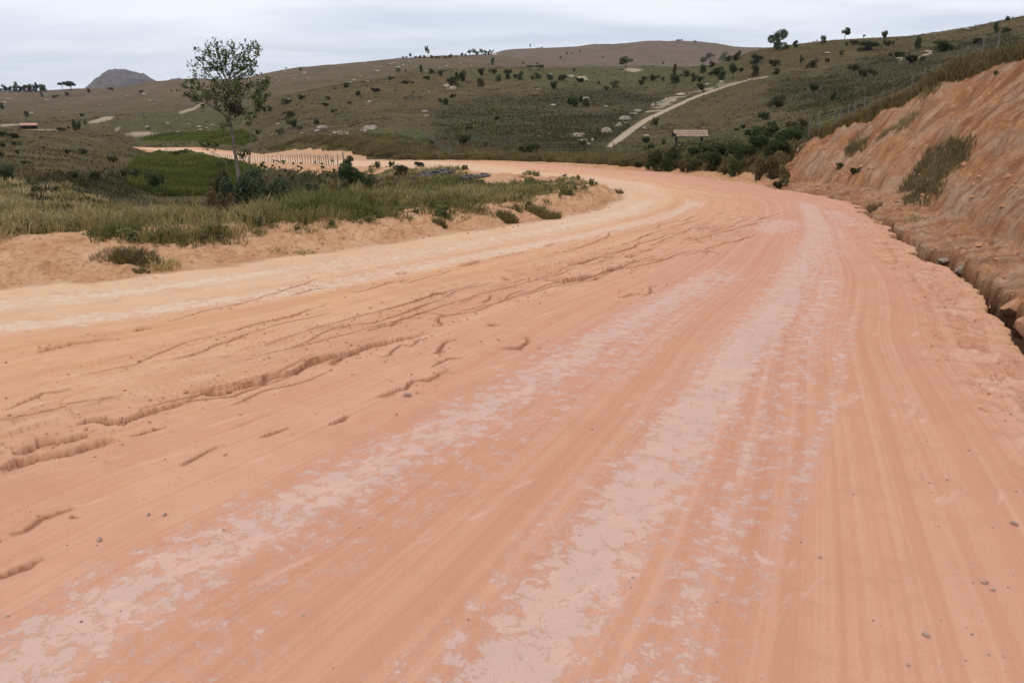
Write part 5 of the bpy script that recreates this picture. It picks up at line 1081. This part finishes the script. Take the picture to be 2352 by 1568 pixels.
along(INNs, iA, 10, nose+3, 1700, -.5, 1.6, .008, .05, -1)
along(OUTs, oA, 38, 66, 900, -1.1, -.02, .006, .028, 1)
along(OUTs, oA, 40, 84, 900, .5, 3.0, .02, .10, 1)
along(OUTs, oA, 80, 110, 400, -.4, 1.2, .015, .06, 1)
px_, py_ = np.array(px_), np.array(py_); gz_ = ground(px_, py_)
lumps('dirt_clods', list(zip(px_, py_, gz_)), sz_, 'clod', 'small crumbling clods of orange earth along cracks and road edges', 'dirt clods')
# pebbles on the road: uncounted gravel, and the few stones that stand out
nP = 170
uu = rng.uniform(0, 2352, nP); vv = 560 + 1000*rng.random(nP)**.9; sel = rng.random(nP)
PV = []; PF = []
for i in range(nP):
    if sel[i] < .5: uu[i] = 2352 - abs(rng.normal()*300); 
    u, v = uu[i], vv[i]
    if not (0 < u < 2352): continue
    gx, gy, gz, d = hit(u, v, 2.5); 
    if not inpoly(ROADPOLY, np.array([gx]), np.array([gy]))[0]: continue
    s = .004+.009*rng.random()**3; b0 = len(PV); ph = rng.uniform(0, 6.28)
    for k in range(6):
        a = ph+k*math.pi/3; PV.append((gx+s*math.cos(a)*(.8+.4*rng.random()), gy+s*math.sin(a)*(.8+.4*rng.random()), gz-.002))
    for k in range(4):
        a = ph+k*math.pi/2; PV.append((gx+s*.6*math.cos(a), gy+s*.6*math.sin(a), gz+s*(.7+.3*rng.random())))
    PF += [(b0,b0+1,b0+6),(b0+1,b0+2,b0+7,b0+6),(b0+2,b0+3,b0+7),(b0+3,b0+4,b0+8),(b0+3,b0+8,b0+7),(b0+4,b0+5,b0+9,b0+8),(b0+5,b0,b0+9),(b0,b0+6,b0+9),(b0+6,b0+7,b0+8,b0+9)]
pm_ = bpy.data.meshes.new('gravel'); pm_.from_pydata(PV, [], PF); pm_.materials.append(M['pebble']); pm_.update()
tag(link('gravel', pm_), 'loose small pebbles scattered over the dirt road', 'gravel', kind='stuff')
for (u, v, s, lab) in [(936,910,.07,'largest loose stone lying alone near the middle of the road'),(341,1183,.028,'small reddish stone at left, left one of a pair'),(378,1184,.03,'small reddish stone at left, right one of a pair'),(2262,1340,.035,'grey stone near the lower right, above its smaller neighbour'),(2281,1356,.026,'dark stone near the lower right, just below the grey one'),
                       (2126,1460,.035,'reddish stone close to the lower right corner'),(2175,1104,.026,'dark stone alone right of the tyre lines'),(2330,1205,.045,'flat grey stone at the right picture edge'),(228,1242,.04,'grey-brown stone low on the left side of the road')]:
    gx, gy, gz, d = hit(u, v, 2.5); o = link('stone', rock_mesh(int(u) % 17, .75, 'pebble', 2), loc=(gx, gy, gz+s*.25), rot=(0,0,u), scale=(s*1.3, s, s)); tag(o, lab, 'stone', 'stones on the road')

# ------------------------------------------------------------------ fences
def fence(label, pts, spacing, hgt, rad, mat, group='fences', lean=.05, wires=3, seed=1):
    # pts: world xy polyline
    P = np.array(pts); A = arcs(P); r = random.Random(seed); n = int(A[-1]/spacing)+1
    t = np.linspace(0, A[-1], n); px = np.interp(t, A, P[:,0]); py = np.interp(t, A, P[:,1]); pz = ground(px, py)
    root = bpy.data.objects.new('fence', None); COL.objects.link(root); root.location = (px[0], py[0], pz[0]); o0 = Vector(root.location); tag(root, label, 'fence', group)
    mb = MB(); mb.tube([(0,0,-.25),(0.004,0,hgt*.5),(0,.004,hgt)], [rad, rad*.92, rad*.85], 6); me = mb.mesh('post', M[mat]); tops = []
    for i in range(n):
        k = r.uniform(.88, 1.12)*(1.25 if i == 0 or i == n-1 else 1)
        o = link('post', me, root, (px[i]-o0.x, py[i]-o0.y, pz[i]-o0.z), (r.gauss(0,lean), r.gauss(0,lean), r.uniform(0,3)), (k, k, k)); tops.append(Vector(o.location))
    for w in range(wires):
        mb = MB(); h = hgt*(.92-.27*w)
        mb.tube([p+Vector((0,0,h)) for p in tops], [.006]*n, 3); link('wire', mb.mesh('wire', M['wire']), root)
    return root
def offs(u0, u1, off, n=14, inner=True):
    P, A, Kk = (INNs, iA, IK_) if inner else (OUTs, oA, OK_)
# roadside fence on the inner shoulder of the far road
az_pts = []
for (u, v) in [(380,332),(430,337),(480,343),(540,349),(600,355),(660,360),(720,364),(770,367),(790,368)]:
    az, te = ray(u, v); D = np.linspace(60, 260, 3000); x_ = D*math.sin(az); y_ = D*math.cos(az)
    ii = polydist(INNs, iA, x_, y_)[0]; ins = inpoly(ROADPOLY, x_, y_); k = int(np.argmax(ins)); d = D[max(k-4, 0)]-.9; az_pts.append((d*math.sin(az), d*math.cos(az)))
print('fence pts', [tuple(round(c) for c in p) for p in az_pts])
fence('long fence of closely set pale posts along the near shoulder of the far road', az_pts, 1.3, .78, .036, 'post', seed=2)
def line_hit(pts, conv, dm=40): return [hit(*conv(*p), dm)[:2] for p in pts]
fence('fence of grey posts following the top of the distant cut bank', line_hit([(180,965),(240,925),(330,895),(420,880),(520,880),(640,885),(760,895),(880,895),(1000,890)], C2, 100), 2.0, 1.25, .06, 'post', seed=3)
fence('short fence climbing down the green slope toward the junction', line_hit([(1480,905),(1540,945),(1600,1000),(1640,1035),(1700,1055)], C2, 60), 1.8, 1.2, .06, 'post', seed=4)
fence('faint fence of thin stakes across the brown hillside', line_hit([(1180,830),(1370,842)], C2, 80), 1.6, 1.2, .05, 'post', seed=5)
fence('low wire fence of dark stakes behind the outer shoulder below the track', line_hit([(560,1045),(700,1050),(850,1050),(1000,1040),(1150,1040),(1290,1045)], C3, 45), 2.2, 1.1, .045, 'postdark', seed=6)
# posts on the crest, each at its own place
cp_ = [(430,985,40),(498,975,45),(560,965,35),(690,945,45),(738,935,60),(800,890,42),(866,870,56),(932,820,35),(1075,770,60),(1157,730,60),(1313,660,55),(1413,660,92),(1512,600,80),(1735,500,90),(1865,430,90),(1998,350,80)]
root = bpy.data.objects.new('fence', None); COL.objects.link(root); tag(root, 'fence of spaced grey posts climbing along the top of the cut slope', 'fence', 'fences')
pp = []
for (cx_, cy_, hp) in cp_:
    u, v = C4(cx_, cy_); az, te = ray(u, v); D = np.linspace(30, 120, 1800); x_ = D*math.sin(az); y_ = D*math.cos(az); so_, ao_ = polydist(OUTs, oA, x_, y_)
    s2_ = np.interp(aeff(ao_, so_), tab[:,0], tab[:,4]); k = int(np.argmax((so_ > s2_+1.2) & ~inpoly(ROADPOLY, x_, y_))); d = D[k]; pp.append((x_[k], y_[k], hp*K*d/FPX))
gz0 = float(ground(pp[0][0], pp[0][1])[0]); root.location = (pp[0][0], pp[0][1], gz0); o0 = Vector(root.location); tops = []
for (x_, y_, h) in pp:
    h = min(max(h, 1.1), 1.7); g = float(ground(x_, y_)[0]); mb = MB(); mb.tube([(0,0,-.3),(.01,0,h*.5),(0,0,h)], [.05,.045,.04], 7); link('post', mb.mesh('post', M['post']), root, (x_-o0.x, y_-o0.y, g-o0.z), (random.gauss(0,.04), random.gauss(0,.04), 0)); tops.append(Vector((x_-o0.x, y_-o0.y, g-o0.z)))
for w in (.95, .65, .35):
    mb = MB(); mb.tube([p+Vector((0,0,w)) for p in tops], [.006]*len(tops), 3); link('wire', mb.mesh('wire', M['wire']), root)

# ------------------------------------------------------------------ tiled shelter on posts
u, v = 1583, 333; gx, gy, gz, d = hit(u, v, 60); print('shelter', gx, gy, gz, d)
kk = d/FPX; Lr = 74*kk; eave = 18*kk; ridge = 31*kk; dep = Lr*.52; az = math.atan2(gx, gy)
sh = bpy.data.objects.new('shelter', None); COL.objects.link(sh); sh.location = (gx, gy, gz); sh.rotation_euler = (0, 0, -az+.22)
tag(sh, 'small open shelter with a reddish tiled gable roof on two posts', 'shelter')
mb = MB(); rr_ = random.Random(2); nc = 26; nrw = 7; sag = lambda a: -.05*math.cos(a*math.pi)
for side in (-1, 1):
    for i in range(nc):
        for j in range(nrw):
            a = -.5+(i+.5)/nc; t0 = j/nrw; t1 = (j+1.15)/nrw; xx = a*Lr
            if side == -1 and i < 2 and j > 3: continue     # broken corner
            z0 = ridge-(ridge-eave)*t0; z1 = ridge-(ridge-eave)*t1; y0 = side*t0*dep/2; y1 = side*t1*dep/2; w = Lr/nc*.5*1.08; lift = .02*(j % 2)+.012*rr_.random()+sag(a)*.6
            b0 = len(mb.v)
            for (yy, zz) in ((y0, z0), (y1, z1)):
                for q_ in range(5):
                    an = math.pi*q_/4; mb.v.append((xx - w*math.cos(an), yy, zz + lift + .05*math.sin(an) + (.02 if yy == y1 else 0)))
            for q_ in range(4): mb.f.append((b0+q_, b0+q_+1, b0+6+q_, b0+5+q_))
link('roof', mb.mesh('roof', M['tile']), sh)
mb = MB()
for side in (-1, 1):
    mid = ((eave+ridge)/2-.05); an = math.atan2(ridge-eave, dep/2)*(-side)
    mb.box((0, side*dep/4, mid), (Lr*.97, math.hypot(dep/2, ridge-eave)*.98, .03), 0, 0, an)
link('roof_boards', mb.mesh('roof_boards', M['shade']), sh)
for (xx, nm) in ((-Lr*.39, 'post'), (Lr*.36, 'post')):
    mb = MB(); mb.box((xx, 0, (ridge-.15)/2-.15), (.24, .24, ridge-.15+.3)); link('post', mb.mesh('post', M['postdark']), sh)
mb = MB(); mb.box((0, 0, ridge-.14), (Lr*.98, .1, .12)); link('ridge_beam', mb.mesh('ridge_beam', M['postdark']), sh)
for side in (-1, 1):
    mb = MB(); mb.box((0, side*dep*.46, eave-.02), (Lr*.98, .07, .09)); link('eave_beam', mb.mesh('eave_beam', M['post']), sh)
for xx in (-Lr*.47, Lr*.47):
    mb = MB(); mb.box((xx, 0, eave+.02), (.08, dep*.92, .09))
    for side in (-1, 1): mb.box((xx, side*dep/4, (eave+ridge)/2-.09), (.07, math.hypot(dep/2, ridge-eave)*.96, .08), 0, 0, math.atan2(ridge-eave, dep/2)*(-side))
    link('gable_truss', mb.mesh('gable_truss', M['shade']), sh)
mb = MB(); mb.box((0, 0, .16), (Lr*.78, .35, .08)); mb.box((-Lr*.2, 0, .02), (.2, .3, .25)); mb.box((Lr*.2, 0, .02), (.2, .3, .25)); link('bench', mb.mesh('bench', M['postdark']), sh)

# ------------------------------------------------------------------ far buildings
def farm(u, v, wpx, hpx, label, roofmat, wallmat, open_front):
    gx, gy, gz, d = hit(u, v, 150); k = d/FPX; w = wpx*k; h = hpx*k; az = math.atan2(gx, gy)
    r = bpy.data.objects.new('barn' if open_front else 'house', None); COL.objects.link(r); r.location = (gx, gy, gz); r.rotation_euler = (0,0,-az+.15); tag(r, label, 'building')
    dp = w*.5; we = h*.6
    mb = MB(); v_ = [(-w/2,-dp/2,we),(w/2,-dp/2,we),(w/2,0,h),(-w/2,0,h),(-w/2,dp/2,we),(w/2,dp/2,we)]
    th = h*.05
    mb.v = v_ + [(a, b, c-th) for a, b, c in v_]; mb.f = [(0,1,2,3),(3,2,5,4),(6,9,8,7),(9,10,11,8),(0,6,7,1),(4,5,11,10),(0,3,9,6),(3,4,10,9),(1,7,8,2),(2,8,11,5)]
    link('roof', mb.mesh('roof', M[roofmat]), r)
    mb = MB(); mb.box((0, dp*.4, we/2-.2), (w*.94, dp*.06, we+.2))
    mb.box((-w*.46, 0, we/2-.2), (w*.03, dp*.74, we+.2)); mb.box((w*.46, 0, we/2-.2), (w*.03, dp*.74, we+.2))
    if not open_front: mb.box((0, -dp*.4, we/2-.2), (w*.94, dp*.06, we+.2))
    link('wall', mb.mesh('wall', M[wallmat]), r)
    if open_front:
        for q_ in (-.4, -.13, .13, .4):
            mb = MB(); mb.box((w*q_, -dp*.42, we/2-.1), (w*.02, w*.02, we+.1)); link('post', mb.mesh('post', M['postdark']), r)
    else:
        mb = MB(); mb.box((0, -dp*.44, we*.4), (w*.14, dp*.03, we*.8)); link('door', mb.mesh('door', M['postdark']), r)
    return r
farm(66,296,30,11,'long low barn with a pinkish roof and dark open front in the far left valley','tilepink','shade',True)
farm(*C2(2043,250),9,7,'tiny white house at the right end of the trees on the middle skyline','white','white',False)

# ------------------------------------------------------------------ haze: the air between here and the far hills
hz = MB(); hz.box((0, 2600, 160), (9400, 9400, 380)); hm_ = bpy.data.materials.new('haze'); hm_.use_nodes = True; ht = hm_.node_tree; ht.nodes.clear()
ho = ht.nodes.new('ShaderNodeOutputMaterial'); pv = ht.nodes.new('ShaderNodeVolumePrincipled'); pv.inputs['Color'].default_value = (.90,.94,1.0,1); pv.inputs['Density'].default_value = .000055; pv.inputs['Anisotropy'].default_value = .2
ht.links.new(pv.outputs[0], ho.inputs['Volume']); ho_ = link('haze', hz.mesh('haze', hm_)); tag(ho_, kind='stuff')
print('min ground', float(Z.min()), 'objects', len(bpy.data.objects))
